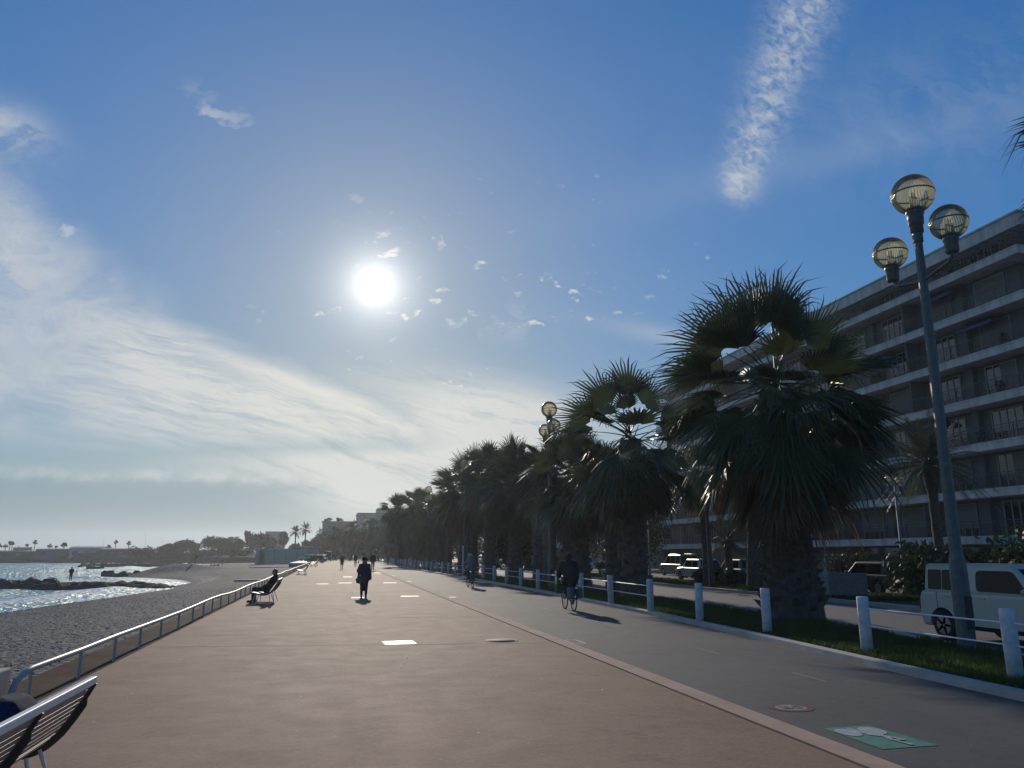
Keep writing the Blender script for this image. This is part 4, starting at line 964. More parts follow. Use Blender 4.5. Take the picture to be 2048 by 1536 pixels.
def make_bench(label, loc, L=2.0, group='metal benches facing the sea', rz=0.):
    t = thing('bench', label, 'bench', loc, rz, group); n = 24
    for k in range(n):
        (x, z), a = bench_pt((k + .5) / n); M = Matrix.Translation((x, 0, z)) @ Matrix.Rotation(-a, 4, 'Y')
        b = MB(); w_ = .021 if k != 15 else .012; b.box(-w_, w_, -L / 2 + .02, L / 2 - .02, -.0035, .0035, M); b.build('slat', M_bench, t)  # one slat narrowed so sunlit ground shows through as a bright stripe
    for y in (-L / 2, -.02, L / 2 - .012):
        b = MB(); vs = []; m = 30; w_ = .016 if y != -.02 else .02
        for k in range(m + 1):
            (x, z), a = bench_pt(k / m); nx, nz = math.sin(a), -math.cos(a); d = .055 if 3 < k < 27 else .03
            for yy in (y, y + w_): vs += [(x - nx * .006, yy, z - nz * .006), (x + nx * d, yy, z + nz * d)]
        fs = []
        for k in range(m):
            q = k * 4; r_ = q + 4; fs += [(q, q + 1, r_ + 1, r_), (q + 3, q + 2, r_ + 2, r_ + 3), (q + 2, q, r_, r_ + 2), (q + 1, q + 3, r_ + 3, r_ + 1)]
        fs += [(0, 2, 3, 1), (m * 4, m * 4 + 1, m * 4 + 3, m * 4 + 2)]
        b.add(vs, fs); b.build('side_rib', M_benchrib, t)
    b = MB(); b.box(.455, .505, -L / 2 - .02, L / 2 + .02, .815, .87); o = b.build('top_bar', M_white, t); weld(o, .008)
    for y in (-L / 2 + .22, L / 2 - .22):
        b = MB(); b.tube([(-.30, y - .04, .38), (-.40, y - .05, 0.0)], .014, 6); b.tube([(-.30, y + .04, .38), (-.26, y + .05, 0.)], .014, 6); b.build('front_leg', M_white, t)
        b = MB(); b.tube([(.16, y - .04, .36), (.24, y - .05, 0.)], .014, 6); b.tube([(.22, y + .03, .4), (.37, y + .05, 0.)], .014, 6); b.build('rear_leg', M_white, t)
    return t
BN = make_bench('metal bench seen from behind at the lower left corner, with a white top bar', (-2.24, 5.72, 0), 2.3)
inst(BN, (-2.38, 31.5, 0), 0, 'bench on which the man in dark clothes leans back, looking to sea')
for y, lb in ((72, 'empty bench beyond the seated man, nearest of the empty ones'), (114, 'small distant bench by the rail, second of the empty ones'), (126, 'farthest bench by the end of the rail')):
    inst(BN, (-2.5, y, 0), 0, lb)

# concrete block with a ring at the left edge
t = thing('concrete_block', 'squat concrete block with a pale mooring ring at the left edge', 'concrete block', (-4.25, 10.95, -.3))
b = MB(); b.box(-.55, .38, -.75, .42, -.1, .70); o = b.build('block', M_concrete, t); weld(o, .02)
b = MB(); ring = [(.40 + .02, -.42 + .17 * math.cos(a), .34 + .22 * math.sin(a)) for a in [i * math.pi / 10 for i in range(21)]]; b.tube(ring, .018, 8); b.build('ring', M_steel, t)

# metal covers set in the ground, they glitter in the low sun
M_cover = mat('cover_plate', (.40, .36, .30), .5, .5, metal=.12, var=.3, scale=9, bump=.25, bscale=90)
M_coverframe = mat('cover_frame', (.06, .055, .05), .7)
M_cover2 = mat('dull_plate', (.27, .23, .18), .6, .4, var=.4, scale=7)
def cover(label, x, y, w_, d, rz=0., cat='ground plate', m=None):
    t = thing('ground_cover', label, cat, (x, y, 0), rz, 'metal covers set in the promenade'); f = .025
    b = MB()
    b.box(-w_ / 2 - f, w_ / 2 + f, -d / 2 - f, d / 2 + f, -.02, .003); b.build('frame', M_coverframe, t)
    b = MB(); b.box(-w_ / 2, w_ / 2, -d / 2, d / 2, -.02, .007); b.build('plate', m or M_cover2, t)
cover('nearest pale rectangular cover plate in the middle of the promenade', 1.43, 16.75, .62, .62, .05, m=M_cover)
for x, y, w_, lb in ((1.12, 33.8, .5, 'cover plate at the feet of the woman in the hat'), (3.33, 34.4, .75, 'cover plate to the right of the woman in the hat'), (.85, 50.6, .8, 'cover plate left of the woman in line with her waist'), (3.6, 50.2, .8, 'cover plate right of the woman in line with her waist'), (-.5, 49.3, .7, 'faint cover plate nearest the seated man'),
                    (1.25, 63.5, .7, 'cover plate above the pair in line with her waist'), (-2.3, 30.6, .5, 'cover plate beside the legs of the occupied bench'), (4.2, 76, .7, 'cover plate beside the kerb band'), ):
    cover(lb, x, y, w_, .55 if y < 60 else .9)
t = thing('manhole_cover', 'worn round manhole cover near the pink kerb band', 'manhole cover', (3.58, 16.7, 0))
b = MB(); b.lathe([(.30, .002), (.36, .004), (.36, -.02)], n=40); b.build('ring', M_concrete, t)
b = MB(); b.lathe([(.001, .005), (.29, .005), (.29, -.02)], n=40); b.build('lid', mat('iron_lid', (.11, .085, .07), .7, .15, metal=0., var=.4, scale=20, bump=.6, bscale=60), t)
# cracks and joints across the promenade
M_joint = mat('tar_joint', (.07, .055, .048), .8, var=.2)
for k, (xa, ya, xb, yb, w_) in enumerate(((-3.45, 17.1, 4.5, 16.0, .03), (-3.45, 19.2, 1.2, 18.7, .025), (-3.45, 23.4, 4.5, 23.1, .03), (-3.4, 38.8, 4.5, 38.3, .05), (-3.45, 46, 4.5, 45.6, .05), (-3.45, 57, 4.5, 56.5, .06), (-3.45, 29.2, 4.5, 28.6, .035), (-3.45, 34.5, 2.0, 34.2, .03), (-3.45, 66, 4.5, 65.6, .06), (1.15, 13.1, 1.45, 14.9, .02))):
    n = 28; L_ = []; R_ = []
    for i in range(n + 1):
        f = i / n; x = xa + (xb - xa) * f; y = ya + (yb - ya) * f + .05 * mnoise.noise((x * 1.2, k * 3., 0)); q = w_ * (.5 + .5 * abs(mnoise.noise((x * 2, k, 5))))
        if w_ == .02: L_.append((x - q + .03 * mnoise.noise((y * 3, 0, 0)), y, .004)); R_.append((x + q + .03 * mnoise.noise((y * 3, 0, 0)), y, .004))
        else: L_.append((x, y - q, .004)); R_.append((x, y + q, .004))
    b = MB(); b.add(L_ + R_, [(i, i + 1, n + 2 + i, n + 1 + i) for i in range(n)]); o = b.build('pavement_joint', M_joint); tag(o, kind='structure')

# painted markings on the cycle path
M_green = mat('green_paint', (.03, .19, .135), .7, var=.25, scale=7, detail=8)
M_mwhite = mat('marking_white', (.34, .35, .35), .7, var=.25, scale=9, detail=8)
M_mred = mat('marking_red', (.24, .06, .065), .8, .1, var=.4, scale=11, detail=8, col2=(.115, .09, .085))
def flat(b, pts, z): b.add([(x, y, z) for x, y in pts], [tuple(range(len(pts)))])
def ell(cx, cy, rx, ry, n=24, rot=0.): return [(cx + rx * math.cos(a) * math.cos(rot) - ry * math.sin(a) * math.sin(rot), cy + rx * math.cos(a) * math.sin(rot) + ry * math.sin(a) * math.cos(rot)) for a in [2 * math.pi * i / n for i in range(n)]]
def bar(x0, y0, x1, y1, w_):
    d = Vector((x1 - x0, y1 - y0)).normalized(); s = Vector((-d.y, d.x)) * w_ / 2
    return [(x0 + s.x, y0 + s.y), (x0 - s.x, y0 - s.y), (x1 - s.x, y1 - s.y), (x1 + s.x, y1 + s.y)]
t = thing('cycle_marking', 'green rectangle with a white bicycle sign painted on the cycle path', 'road marking', (0, 0, 0))
b = MB(); flat(b, [(5.13, 6.83), (5.76, 6.84), (5.68, 7.75), (5.12, 7.74)], .004); b.build('green_panel', M_green, t)
b = MB()
flat(b, ell(5.25, 7.50, .115, .17), .008); flat(b, ell(5.545, 7.52, .125, .17), .008)
for i, q in enumerate(((5.36, 7.68, 5.42, 7.38, .055), (5.42, 7.40, 5.50, 7.30, .11), (5.46, 7.34, 5.54, 7.20, .05), (5.50, 7.30, 5.47, 7.12, .05), (5.47, 7.13, 5.50, 6.98, .04), (5.545, 7.21, 5.585, 7.09, .05), (5.50, 7.12, 5.585, 7.09, .03), (5.50, 7.0, 5.515, 6.90, .05))): flat(b, bar(*q), .0085 + .0004 * i)
b.build('bicycle_sign', M_mwhite, t)
t = thing('speed_marking', 'faded red and white round sign painted on the cycle path', 'road marking', (5.43, 8.82, 0))
b = MB(); o_ = ell(0, 0, .27, .25, 36); i_ = ell(0, 0, .19, .17, 36); b.add([(x, y, .004) for x, y in o_ + i_], [(i, (i + 1) % 36, 36 + (i + 1) % 36, 36 + i) for i in range(36)]); b.build('red_ring', M_mred, t)
b = MB(); flat(b, ell(0, 0, .188, .168, 36), .0042); b.build('white_disc', mat('worn_white', (.13, .12, .115), .8, var=.3, scale=12, col2=(.26, .25, .24)), t)
def text_obj(name, body, size, loc, rot, m, parent, ext=.001):
    cu = bpy.data.curves.new(name, 'FONT'); cu.body = body; cu.size = size; cu.align_x = 'CENTER'; cu.align_y = 'CENTER'; cu.extrude = ext
    o = bpy.data.objects.new(name, cu); C.objects.link(o); dg = bpy.context.evaluated_depsgraph_get(); dg.update()
    me = bpy.data.meshes.new_from_object(o.evaluated_get(dg)); bpy.data.objects.remove(o); me.materials.clear(); me.materials.append(m)
    q = bpy.data.objects.new(name, me); C.objects.link(q); q.parent = parent; q.location = loc; q.rotation_euler = rot; return q
b = MB()
for i, q in enumerate(((-.13, .06, -.02, .06, .035), (-.02, .05, -.12, -.06, .035), (-.13, -.06, -.01, -.06, .035))): flat(b, bar(*q), .008 + .0003 * i)
o_ = ell(.08, 0, .065, .08, 20); i_ = ell(.08, 0, .032, .045, 20); b.add([(x, y, .0085) for x, y in o_ + i_], [(i, (i + 1) % 20, 20 + (i + 1) % 20, 20 + i) for i in range(20)])
b.build('worn_figures', mat('marking_dark', (.10, .09, .085), .8, var=.3), t)
t = thing('cycle_marking', 'small worn white outline rectangle painted beside the pink kerb band', 'road marking', (4.98, 16.1, 0))
b = MB()
for i, q in enumerate(((-.1, -.36, .16, -.36, .05), (-.1, .36, .16, .36, .05), (-.1, -.334, -.1, .334, .05), (.16, -.334, .16, .334, .05))): flat(b, bar(*q), .004)
b.build('outline', M_mwhite, t)
for i, (y, l) in enumerate(((10.4, .9), (13.6, 1.), (19., 1.), (25, 1.), (31, 1.), (37, 1.), (43, 1))):
    b = MB(); flat(b, bar(7.0, y, 7.02, y + l, .05), .004); tag(b.build('lane_dash', mat('worn_dash', (.19, .18, .165), .8, var=.3, scale=9)), kind='structure')
for y in (33.2, 52.5, 66, 86): cover({33.2: 'small bright plate on the kerb band before the second cyclist', 52.5: 'second small bright plate on the kerb band', 66: 'third small bright plate on the kerb band', 86: 'farthest small bright plate on the kerb band'}[y], 4.95, y, .4, .4)

# thin poles and signs beyond the road
def pole_sign(label, loc, h, sign=None, m=M_white, r_=.035, cat='pole'):
    t = thing('sign_pole', label, cat, loc); b = MB(); b.tube([(0, 0, -.2), (0, 0, h)], r_, 8); b.build('pole', m, t)
    if sign: w_, hh = sign; b = MB(); b.box(-w_ / 2, w_ / 2, -.06, -.035, h - hh, h); b.build('sign_plate', M_blind, t)
    return t
pole_sign('thin pole standing behind the concrete plinth wall', (20.9, 30.4, .0), 3.3, None, M_polegrey, .03)
pole_sign('thin pale pole in front of the left dark median trunk', (19.9, 39.4, .0), 4.4, (.3, .2), M_polegrey, .035)
pole_sign('tall thin pole with a small sign left of the second palm', (18.7, 47, .0), 5.2, (.55, .3), M_polegrey, .04, 'sign pole')
pole_sign('grey sign board on two posts at the far end of the cycle path', (9.9, 143, 0), 3.6, (1.6, .5), M_polegrey, .06, 'sign pole')
pole_sign('white marker post standing up through the fence behind the second cyclist', (10.3, 63, 0), 2.4, None, M_white, .06)
# plinth wall beside the road, added pale box standing in for sunlit road
t = thing('plinth_wall', 'low concrete plinth wall in two blocks behind the road', 'low wall', (20.1, 28.9, .0), -.62)
for x0, x1, m in ((-.9, -.12, mat('plinth_light', (.30, .28, .25), .85, var=.15)), (-.115, 1.3, mat('plinth_dark', (.19, .17, .16), .85, var=.15))):
    b = MB(); b.box(x0, x1, -.3, .35, -.1, 1.02); o = b.build('block', m, t); weld(o, .02)
M_box = mat('sunlit_road_pale', (.30, .29, .23), .8, var=.1)  # brightness of the sunlit road put into the colour
t = thing('sunlit_road_box', 'added pale box in place of sunlit road behind the black jacketed cyclist', 'added box', (18.4, 49.6, 0)); b = MB(); b.add([(-.75, -.4, .0), (.75, -.4, .0), (.75, .4, 0), (-.75, .4, 0), (-.95, -.5, .7), (.95, -.5, .7), (.95, .5, .7), (-.95, .5, .7)], [(3, 2, 1, 0), (0, 1, 5, 4), (1, 2, 6, 5), (2, 3, 7, 6), (3, 0, 4, 7), (4, 5, 6, 7)]); b.box(-1., 1., -.55, .55, .70, .78); b.build('box', M_box, t)  # made-up box with leaves, stands in for a sunlit patch of road
vs, fs = leaf_crown([(0, 0, .95, .8, .4, .35)], 160, .16, 77); b = MB(); b.add(vs, fs); b.build('plants', M_fol, t)
# ------------------------------------------------------------------ people
def capsules(b, segs, n=10):
    for p, q, r0, r1 in segs:
        p, q = Vector(p), Vector(q)
        if (q - p).length > 1e-5: b.tube([p, q], [r0, r1], n)
        b.ball(p, r0, n, 6); b.ball(q, r1, n, 6)
def blobmesh(name, segs, m, parent, voxel=.012, smooth=6):
    b = MB(); capsules(b, segs); o = b.build(name, m, parent)
    baked(o, [('REMESH', dict(mode='VOXEL', voxel_size=voxel, use_smooth_shade=True)), ('SMOOTH', dict(factor=.5, iterations=smooth))])
    for p in o.data.polygons: p.use_smooth = True
    return o
def lerp3(a, b, f): return tuple(Vector(a).lerp(Vector(b), f))
def person(label, loc, rz, J, top, legs, skin=M_skin, hair=M_hair, coat=None, shoes=None, short_legs=False, short_arms=False, hat=None, bulk=1., hairlong=.0, voxel=.011, group=None, cloth_loose=.0):
    """J: joints (hip, chest, neck, head, shL, shR, elL, elR, haL, haR, knL, knR, anL, anR), facing +y"""
    t = thing('person', label, 'person', loc, rz, group); g = lambda k: Vector(J[k])
    hip, ch, nk, hd = g('hip'), g('chest'), g('neck'), g('head'); fw = Vector(J.get('face', (0, 1, 0))).normalized(); side = Vector((1, 0, 0))
    mid = hip.lerp(ch, .5)
    torso = [(hip - side * .08, hip + side * .08, .115, .115), (mid - side * .07, mid + side * .07, .105, .105), (ch - side * .10, ch + side * .10, .115, .115), (hip - side * .07, mid - side * .065, .11, .1), (hip + side * .07, mid + side * .065, .11, .1),
             (mid - side * .065, ch - side * .09, .1, .112), (mid + side * .065, ch + side * .09, .1, .112), (ch, nk, .10, .062), (ch - side * .08, g('shL'), .09, .062), (ch + side * .08, g('shR'), .09, .062)]
    up = (hd - nk).normalized()
    head = [(nk, hd - up * .04, .055, .06), (hd, hd + up * .045 - fw * .015, .088, .092), (hd + fw * .035 - up * .05, hd + fw * .02, .058, .07), (hd + fw * .088 - up * .005, hd + fw * .105 - up * .03, .012, .016), (hd + side * .088, hd + side * .09 - up * .03, .014, .012), (hd - side * .088, hd - side * .09 - up * .03, .014, .012)]
    arms = []; hands = []
    for s, sg in (('L', -1), ('R', 1)):
        sh, el, ha = g('sh' + s), g('el' + s), g('ha' + s); arms += [(sh, el, .052, .042), (el, ha, .042, .03)]
        d = (ha - el).normalized(); pal = ha + d * .05; o = d.cross(Vector((0, 0, 1))); o = o.normalized() if o.length > .1 else Vector((0, 1, 0))
        if abs(d.z) > .7: o = Vector((0, 1, 0))
        hands += [(ha, pal, .024, .03)]
        cur = d.cross(o).normalized() * (.25 * sg)
        for k in range(4):
            c = pal + o * (k - 1.5) * .019; f = c + d * (.045 + .008 * (k in (1, 2))); hands += [(c, f, .0095, .009), (f, f + (d + cur * 2.5).normalized() * .034, .009, .0075)]
        th = ha + d * .02 + o * .03; hands += [(ha + d * .01 + o * .015, th + d * .02 + o * .015, .012, .011), (th + d * .02 + o * .015, th + d * .055 + o * .012, .010, .009)]
    leg = []
    for s, sg in (('L', -1), ('R', 1)):
        kn, an = g('kn' + s), g('an' + s); h = hip + side * sg * .085
        leg += [(h, kn, .085, .056), (kn, kn.lerp(an, .35), .054, .056), (kn.lerp(an, .35), an, .056, .036)]
        toe = Vector(J.get('to' + s, an + Vector((0, .16, -.045)))); leg += [(an - Vector((0, .03, .03)), toe, .034, .03)]
    body = blobmesh('body', torso + head + arms + hands + leg, skin, t, voxel)
    ex = MB()
    for sg in (-1, 1): ex.ball(hd + fw * .083 + side * sg * .033 + up * .012, .011, 8, 6)
    ex.build('eyes', M_black, t)
    k = bulk; cl = .016 + cloth_loose
    ta = [(p, q, a * k + cl, c * k + cl) for p, q, a, c in torso]
    if short_arms:
        aa = []
        for s in 'LR': e = lerp3(g('sh' + s), g('el' + s), .6); aa.append((g('sh' + s), e, .068 * k, .068))
    else: aa = [(p, q, a * k + cl, c * k + cl) for p, q, a, c in arms]
    blobmesh('jacket' if not short_arms else 'shirt', ta + aa + (coat or []), top, t, voxel * 1.2)
    lg = []
    for s, sg in (('L', -1), ('R', 1)):
        kn, an = g('kn' + s), g('an' + s); h = hip + side * sg * .085
        if short_legs: lg += [(h, h.lerp(kn, .85), .11, .088)]
        else: lg += [(h, kn, .105 + cloth_loose, .078 + cloth_loose), (kn, kn.lerp(an, .88), .076 + cloth_loose, .055 + cloth_loose)]
    lg += [(hip - side * .08, hip + side * .08, .125, .125)]
    blobmesh('shorts' if short_legs else 'trousers', lg, legs, t, voxel * 1.2)
    sh_ = []
    for s in 'LR':
        an = g('an' + s); toe = Vector(J.get('to' + s, an + Vector((0, .16, -.045)))); d = (toe - an); sh_ += [(an - Vector((0, .035, .04)), toe, .045, .042), (an + Vector((0, 0, .0)), an + Vector((0, 0, -.03)), .045, .048)]
    blobmesh('shoes', sh_, shoes or M_black, t, voxel * 1.2)
    hs = [(hd + up * .055 - fw * .028, hd + up * .03 - fw * .045, .090, .088)] + ([(hd - fw * .06, hd - fw * .055 - up * hairlong, .075, .07), (hd - fw * .03 + side * .06, hd - fw * .02 + side * .068 - up * hairlong, .045, .04), (hd - fw * .03 - side * .06, hd - fw * .02 - side * .068 - up * hairlong, .045, .04)] if hairlong else [])
    blobmesh('hair', hs, hair, t, voxel * 1.1)
    if hat:
        b = MB(); b.lathe([(.001, .10), (.085, .095), (.112, .03), (.115, -.01), (.175, -.055), (.178, -.05), (.118, .0), (.001, .0)], n=24); o = b.build('hat', hat, t); o.location = hd + up * .07 - fw * .02
    return t
def stand(h=1.7, stride=0., swing=0., lean=0.):
    s = h / 1.72; st = stride
    J = dict(hip=(0, 0, .93), chest=(0, lean * .5, 1.33), neck=(0, lean * .7, 1.47), head=(0, lean + .01, 1.59), shL=(-.185, lean * .5, 1.385), shR=(.185, lean * .5, 1.385),
             elL=(-.235, swing * .5 - .02, 1.10), elR=(.235, -swing * .5 - .02, 1.10), haL=(-.245, swing + .06, .86), haR=(.245, -swing + .06, .86),
             knL=(-.095, -st * .35 + .03, .50), knR=(.095, st * .6 + .05, .50), anL=(-.095, -st, .09 + abs(st) * .12), anR=(.095, st, .085))
    return {k: tuple(Vector(v) * s) for k, v in J.items()}
M_grey = mat('grey_cloth', (.12, .13, .15), .85, var=.15); M_jean = mat('jeans', (.035, .045, .08), .85, var=.2); M_brownc = mat('brown_cloth', (.085, .06, .05), .85, var=.2)
M_bag = mat('bag_canvas', (.06, .07, .12), .85, var=.3, scale=12); M_green_c = mat('green_cloth', (.03, .10, .035), .8, var=.2); M_lightc = mat('pale_cloth', (.35, .34, .33), .85, var=.1); M_redc = mat('maroon_cloth', (.10, .03, .035), .85, var=.1)

# woman in a loose jacket, cropped wide trousers, carrying a tote bag
J = stand(1.62, .05, .05)
J.update(elL=(-.27, -.05, 1.08), haL=(-.19, .12, .95), elR=(.23, -.02, 1.03), haR=(.265, .05, .79))
J = dict(J)
# she faces the camera: her left arm is on the right of the picture
JJ = dict(J); 
coat = [((-.12, 0, 1.15), (-.15, .0, .80), .13, .15), ((.12, 0, 1.15), (.14, 0, .80), .13, .14), ((0, 0, 1.1), (0, 0, .78), .16, .17), ((-.08, 0, .80), (-.055, .02, .34), .14, .085), ((.08, 0, .80), (.05, 0, .34), .14, .09), ((0, 0, .8), (0, .01, .36), .15, .10)]
def mirror(J): return {(k[:-1] + ('R' if k.endswith('L') else 'L') if k[-1] in 'LR' and len(k) == 3 else k): (-v[0], v[1], v[2]) for k, v in J.items()}
JW = mirror(J)
coat = [((-p[0], p[1], p[2]), (-q[0], q[1], q[2]), a, c) for p, q, a, c in coat]
person('woman in dark loose clothes and a brimmed hat walking with a bag on her arm', (1.35, 33.9, 0), math.pi, JW, M_navy, M_navy, hat=M_black, coat=coat, bulk=1.1, hairlong=.08, shoes=M_brownc)
t = thing('tote_bag', 'grey blue tote bag on the arm of the woman in the hat', 'bag', (1.13, 33.80, .56), .25)
blobmesh('bag', [((-.04, 0, .10), (.08, 0, .08), .085, .08), ((-.07, 0, .17), (.07, 0, .17), .075, .08), ((-.02, 0, .30), (.09, .02, .34), .06, .05)], M_bag, t, .014)
b = MB(); b.tube([(.02, 0, .34), (.05, .02, .50), (.10, .04, .62), (.12, .05, .36)], .014, 6); b.build('strap', M_bag, t)

# man leaning back on the second bench (faces -x)
JS = dict(hip=(0, .0, .475), chest=(0, -.25, .84), neck=(0, -.30, .98), head=(0, -.255, 1.095), face=(0, 1, -.05), shL=(-.18, -.25, .90), shR=(.18, -.25, .90), elL=(-.24, -.10, .66), elR=(.24, -.10, .66), haL=(-.12, .12, .58), haR=(.12, .12, .58),
          knL=(-.10, .44, .50), knR=(.10, .47, .49), anL=(-.10, .38, .10), anR=(.10, .50, .09), toL=(-.10, .55, .04), toR=(.11, .67, .04))
person('man in dark clothes leaning back on a bench facing the sea', (-2.36, 31.35, 0), math.pi / 2, JS, M_black, M_navy, voxel=.011, bulk=1.1)
# hunched person on the near bench, mostly outside the frame
JN = dict(hip=(0, .0, .47), chest=(0, -.14, .66), neck=(0, .04, .76), head=(0, .19, .79), face=(0, .8, -.6), shL=(-.19, -.10, .67), shR=(.19, -.10, .67), elL=(-.24, .14, .55), elR=(.24, .14, .55), haL=(-.06, .36, .55), haR=(.08, .36, .55),
          knL=(-.10, .44, .49), knR=(.12, .44, .49), anL=(-.10, .44, .09), anR=(.12, .44, .09))
person('person in a navy puffer jacket hunched forward on the nearest bench, cut by the frame', (-2.30, 6.38, 0), math.pi / 2 - .05, JN, M_navy, M_jean, voxel=.011, bulk=1.2, cloth_loose=.02)

person('walker in a dark shirt and shorts, arms hanging, right of the far benches', (1.12, 93, 0), math.pi, stand(1.72, .16, .12), M_black, M_brownc, short_legs=True, short_arms=True, voxel=.018)
person('walker in dark clothes carrying a bag, behind the woman on her left', (3.32, 117, 0), 0, stand(1.78, .2, .05), M_black, M_jean, voxel=.018)
t = thing('hand_bag', 'dark bag carried by the far walker behind the woman', 'bag', (3.75, 117.05, .42)); b = MB(); b.box(-.09, .09, -.17, .17, 0, .30); o = b.build('bag', M_black, t); weld(o, .03); b = MB(); b.tube([(0, -.1, .29), (0, -.05, .44), (0, .05, .44), (0, .1, .29)], .01, 6); b.build('handle', M_black, t)
person('tall walker in dark clothes striding, on the right behind the woman', (4.2, 84.5, 0), math.pi, stand(1.9, .26, .1), M_black, M_jean, voxel=.018, bulk=1.15)
person('distant walker in a dark top and pale trousers near the dark parked car', (-1.7, 149.5, 0), 0, stand(1.75, .1, .05), M_brownc, M_lightc, voxel=.022)
person('left one of two tiny walkers beside the white topped van', (.25, 196, 0), 0, stand(1.75, .15, .1), M_navy, M_lightc, voxel=.025, group='pair of walkers by the van')
person('right one of two tiny walkers beside the white topped van', (.95, 196.5, 0), 0, stand(1.68, .1, .1), M_grey, M_redc, voxel=.025, group='pair of walkers by the van')
person('person in dark green standing at the far end of the cycle path', (8.75, 128, 0), 0, stand(1.75, .08, .05), M_green_c, M_green_c, voxel=.022)
person('lone figure standing on the rock groyne with arms bent', (-32.2, 110.4, -1.6), .4, {**stand(1.75, .1), 'haL': (-.1, .3, 1.12), 'haR': (.1, .3, 1.12), 'elL': (-.25, .08, 1.1), 'elR': (.25, .08, 1.1)}, M_black, M_navy, voxel=.018)
JB = dict(hip=(0, 0, .12), chest=(0, -.1, .5), neck=(0, -.08, .63), head=(0, -.04, .75), shL=(-.18, -.08, .56), shR=(.18, -.08, .56), elL=(-.25, .1, .36), elR=(.25, .1, .36), haL=(-.1, .3, .36), haR=(.1, .3, .36), knL=(-.12, .4, .4), knR=(.12, .4, .4), anL=(-.1, .62, .1), anR=(.1, .62, .1))
bt = lambda x, y: beach_z((x + 4.5) / (SH(y) + 4.5), x, y)
for i, (x, y, c, lb) in enumerate(((-33.4, 222, M_black, 'sitter in black nearest the water on the far beach'), (-34.6, 238, M_brownc, 'sitter in brown on the far beach, left in the row'), (-33.8, 240, M_redc, 'sitter in maroon in the middle of the far beach row'), (-33.0, 241, M_navy, 'sitter in navy next to the maroon one on the far beach'), (-32.2, 243, M_black, 'sitter in black at the right end of the far beach row'))):
    person(lb, (x, y, bt(x, y)), .7 + .2 * i, JB, c, M_navy, voxel=.022, group='people sitting on the far beach')
person('figure standing on the far beach beside the sitters', (-33.6, 262, bt(-33.6, 262)), .5, stand(1.8), M_brownc, M_navy, voxel=.022)

# ------------------------------------------------------------------ bicycles and riders
def bicycle(label, loc, rz, col=M_darkmetal):
    t = thing('bicycle', label, 'bicycle', loc, rz); r = .335
    for y in (-.52, .54):
        b = MB(); n = 40; ring = [(0, y + r * math.cos(2 * math.pi * i / n), r + .01 + r * math.sin(2 * math.pi * i / n)) for i in range(n + 1)]; b.tube(ring, .021, 8, cap=False); wh = b.build('wheel', M_rubber, t)
        b = MB(); q = r - .028; b.tube([(0, y + q * math.cos(2 * math.pi * i / n), r + .01 + q * math.sin(2 * math.pi * i / n)) for i in range(n + 1)], .012, 6, cap=False); b.build('rim', M_rim, wh)
        b = MB()
        for i in range(16): a = 2 * math.pi * i / 16; b.tube([(.012 * (1 if i % 2 else -1), y, r + .01), (0, y + q * math.cos(a), r + .01 + q * math.sin(a))], .0022, 4, cap=False)
        b.tube([(-.05, y, r + .01), (.05, y, r + .01)], .022, 8); b.build('spokes', M_rim, wh)
        b = MB(); b.add([(-.025, y + (r + .04) * math.cos(a), r + .01 + (r + .04) * math.sin(a)) for a in [R(20 + 8 * i) for i in range(20)]] + [(.025, y + (r + .04) * math.cos(a), r + .01 + (r + .04) * math.sin(a)) for a in [R(20 + 8 * i) for i in range(20)]], [(i, i + 1, 21 + i, 20 + i) for i in range(19)]); b.build('mudguard', M_darkmetal, t)
    b = MB(); bb = (0, -.06, .30); st = (0, -.22, .80); hdt = (0, .38, .86); hdb = (0, .42, .70); ra = (0, -.52, .345)
    b.tube([bb, st], .018, 8); b.tube([st, hdt], .017, 8); b.tube([bb, hdb], .02, 8); b.tube([hdt, hdb], .022, 8)
    for s in (-.06, .06): b.tube([bb, (s, ra[1], ra[2])], .011, 6); b.tube([st, (s, ra[1], ra[2])], .009, 6); b.tube([(s * .8, .43, .70), (s * .8, .54, .345)], .013, 6)
    b.tube([(-.05, .43, .7), (.05, .43, .7)], .016, 6); b.build('frame', col, t)
    b = MB(); b.tube([hdt, (0, .34, 1.02)], .014, 8); b.tube([(-.30, .22, 1.06), (-.16, .33, 1.05), (0, .35, 1.03), (.16, .33, 1.05), (.30, .22, 1.06)], .012, 8); b.build('handlebar', M_rim, t)
    b = MB(); b.tube([(-.30, .22, 1.06), (-.33, .12, 1.05)], .017, 8); b.tube([(.30, .22, 1.06), (.33, .12, 1.05)], .017, 8); b.build('grips', M_rubber, t)
    b = MB(); b.tube([st, (0, -.25, .93)], .014, 8); b.tube([(0, -.36, .955), (0, -.30, .96), (0, -.2, .96), (0, -.08, .95)], [.07, .08, .045, .022], 8); b.build('saddle', M_black, t)
    b = MB(); b.lathe([(.001, -.006), (.095, -.006), (.095, .006), (.001, .006)], n=24); o = b.build('chainring', M_rim, t); o.rotation_euler = (0, R(90), 0); o.location = (.05, -.06, .30)
    [MB().tube(q, .011, 6).build('crank', M_darkmetal, t) for q in ([(.06, -.06, .30), (.075, .06, .19)], [(-.06, -.06, .3), (-.075, -.18, .41)])]; MB().box(.08, .17, .03, .10, .175, .20).build('pedal', M_darkmetal, t); MB().box(-.17, -.08, -.22, -.14, .40, .425).build('pedal', M_darkmetal, t)
    b = MB()
    for s in (-.07, .07): b.tube([(s, -.24, .74), (s, -.72, .74)], .007, 5); b.tube([(s, -.68, .74), (s * .9, -.52, .36)], .006, 5)
    for y in (-.3, -.44, -.58, -.7): b.tube([(-.07, y, .74), (.07, y, .74)], .006, 5)
    b.build('carrier', M_darkmetal, t)
    return t
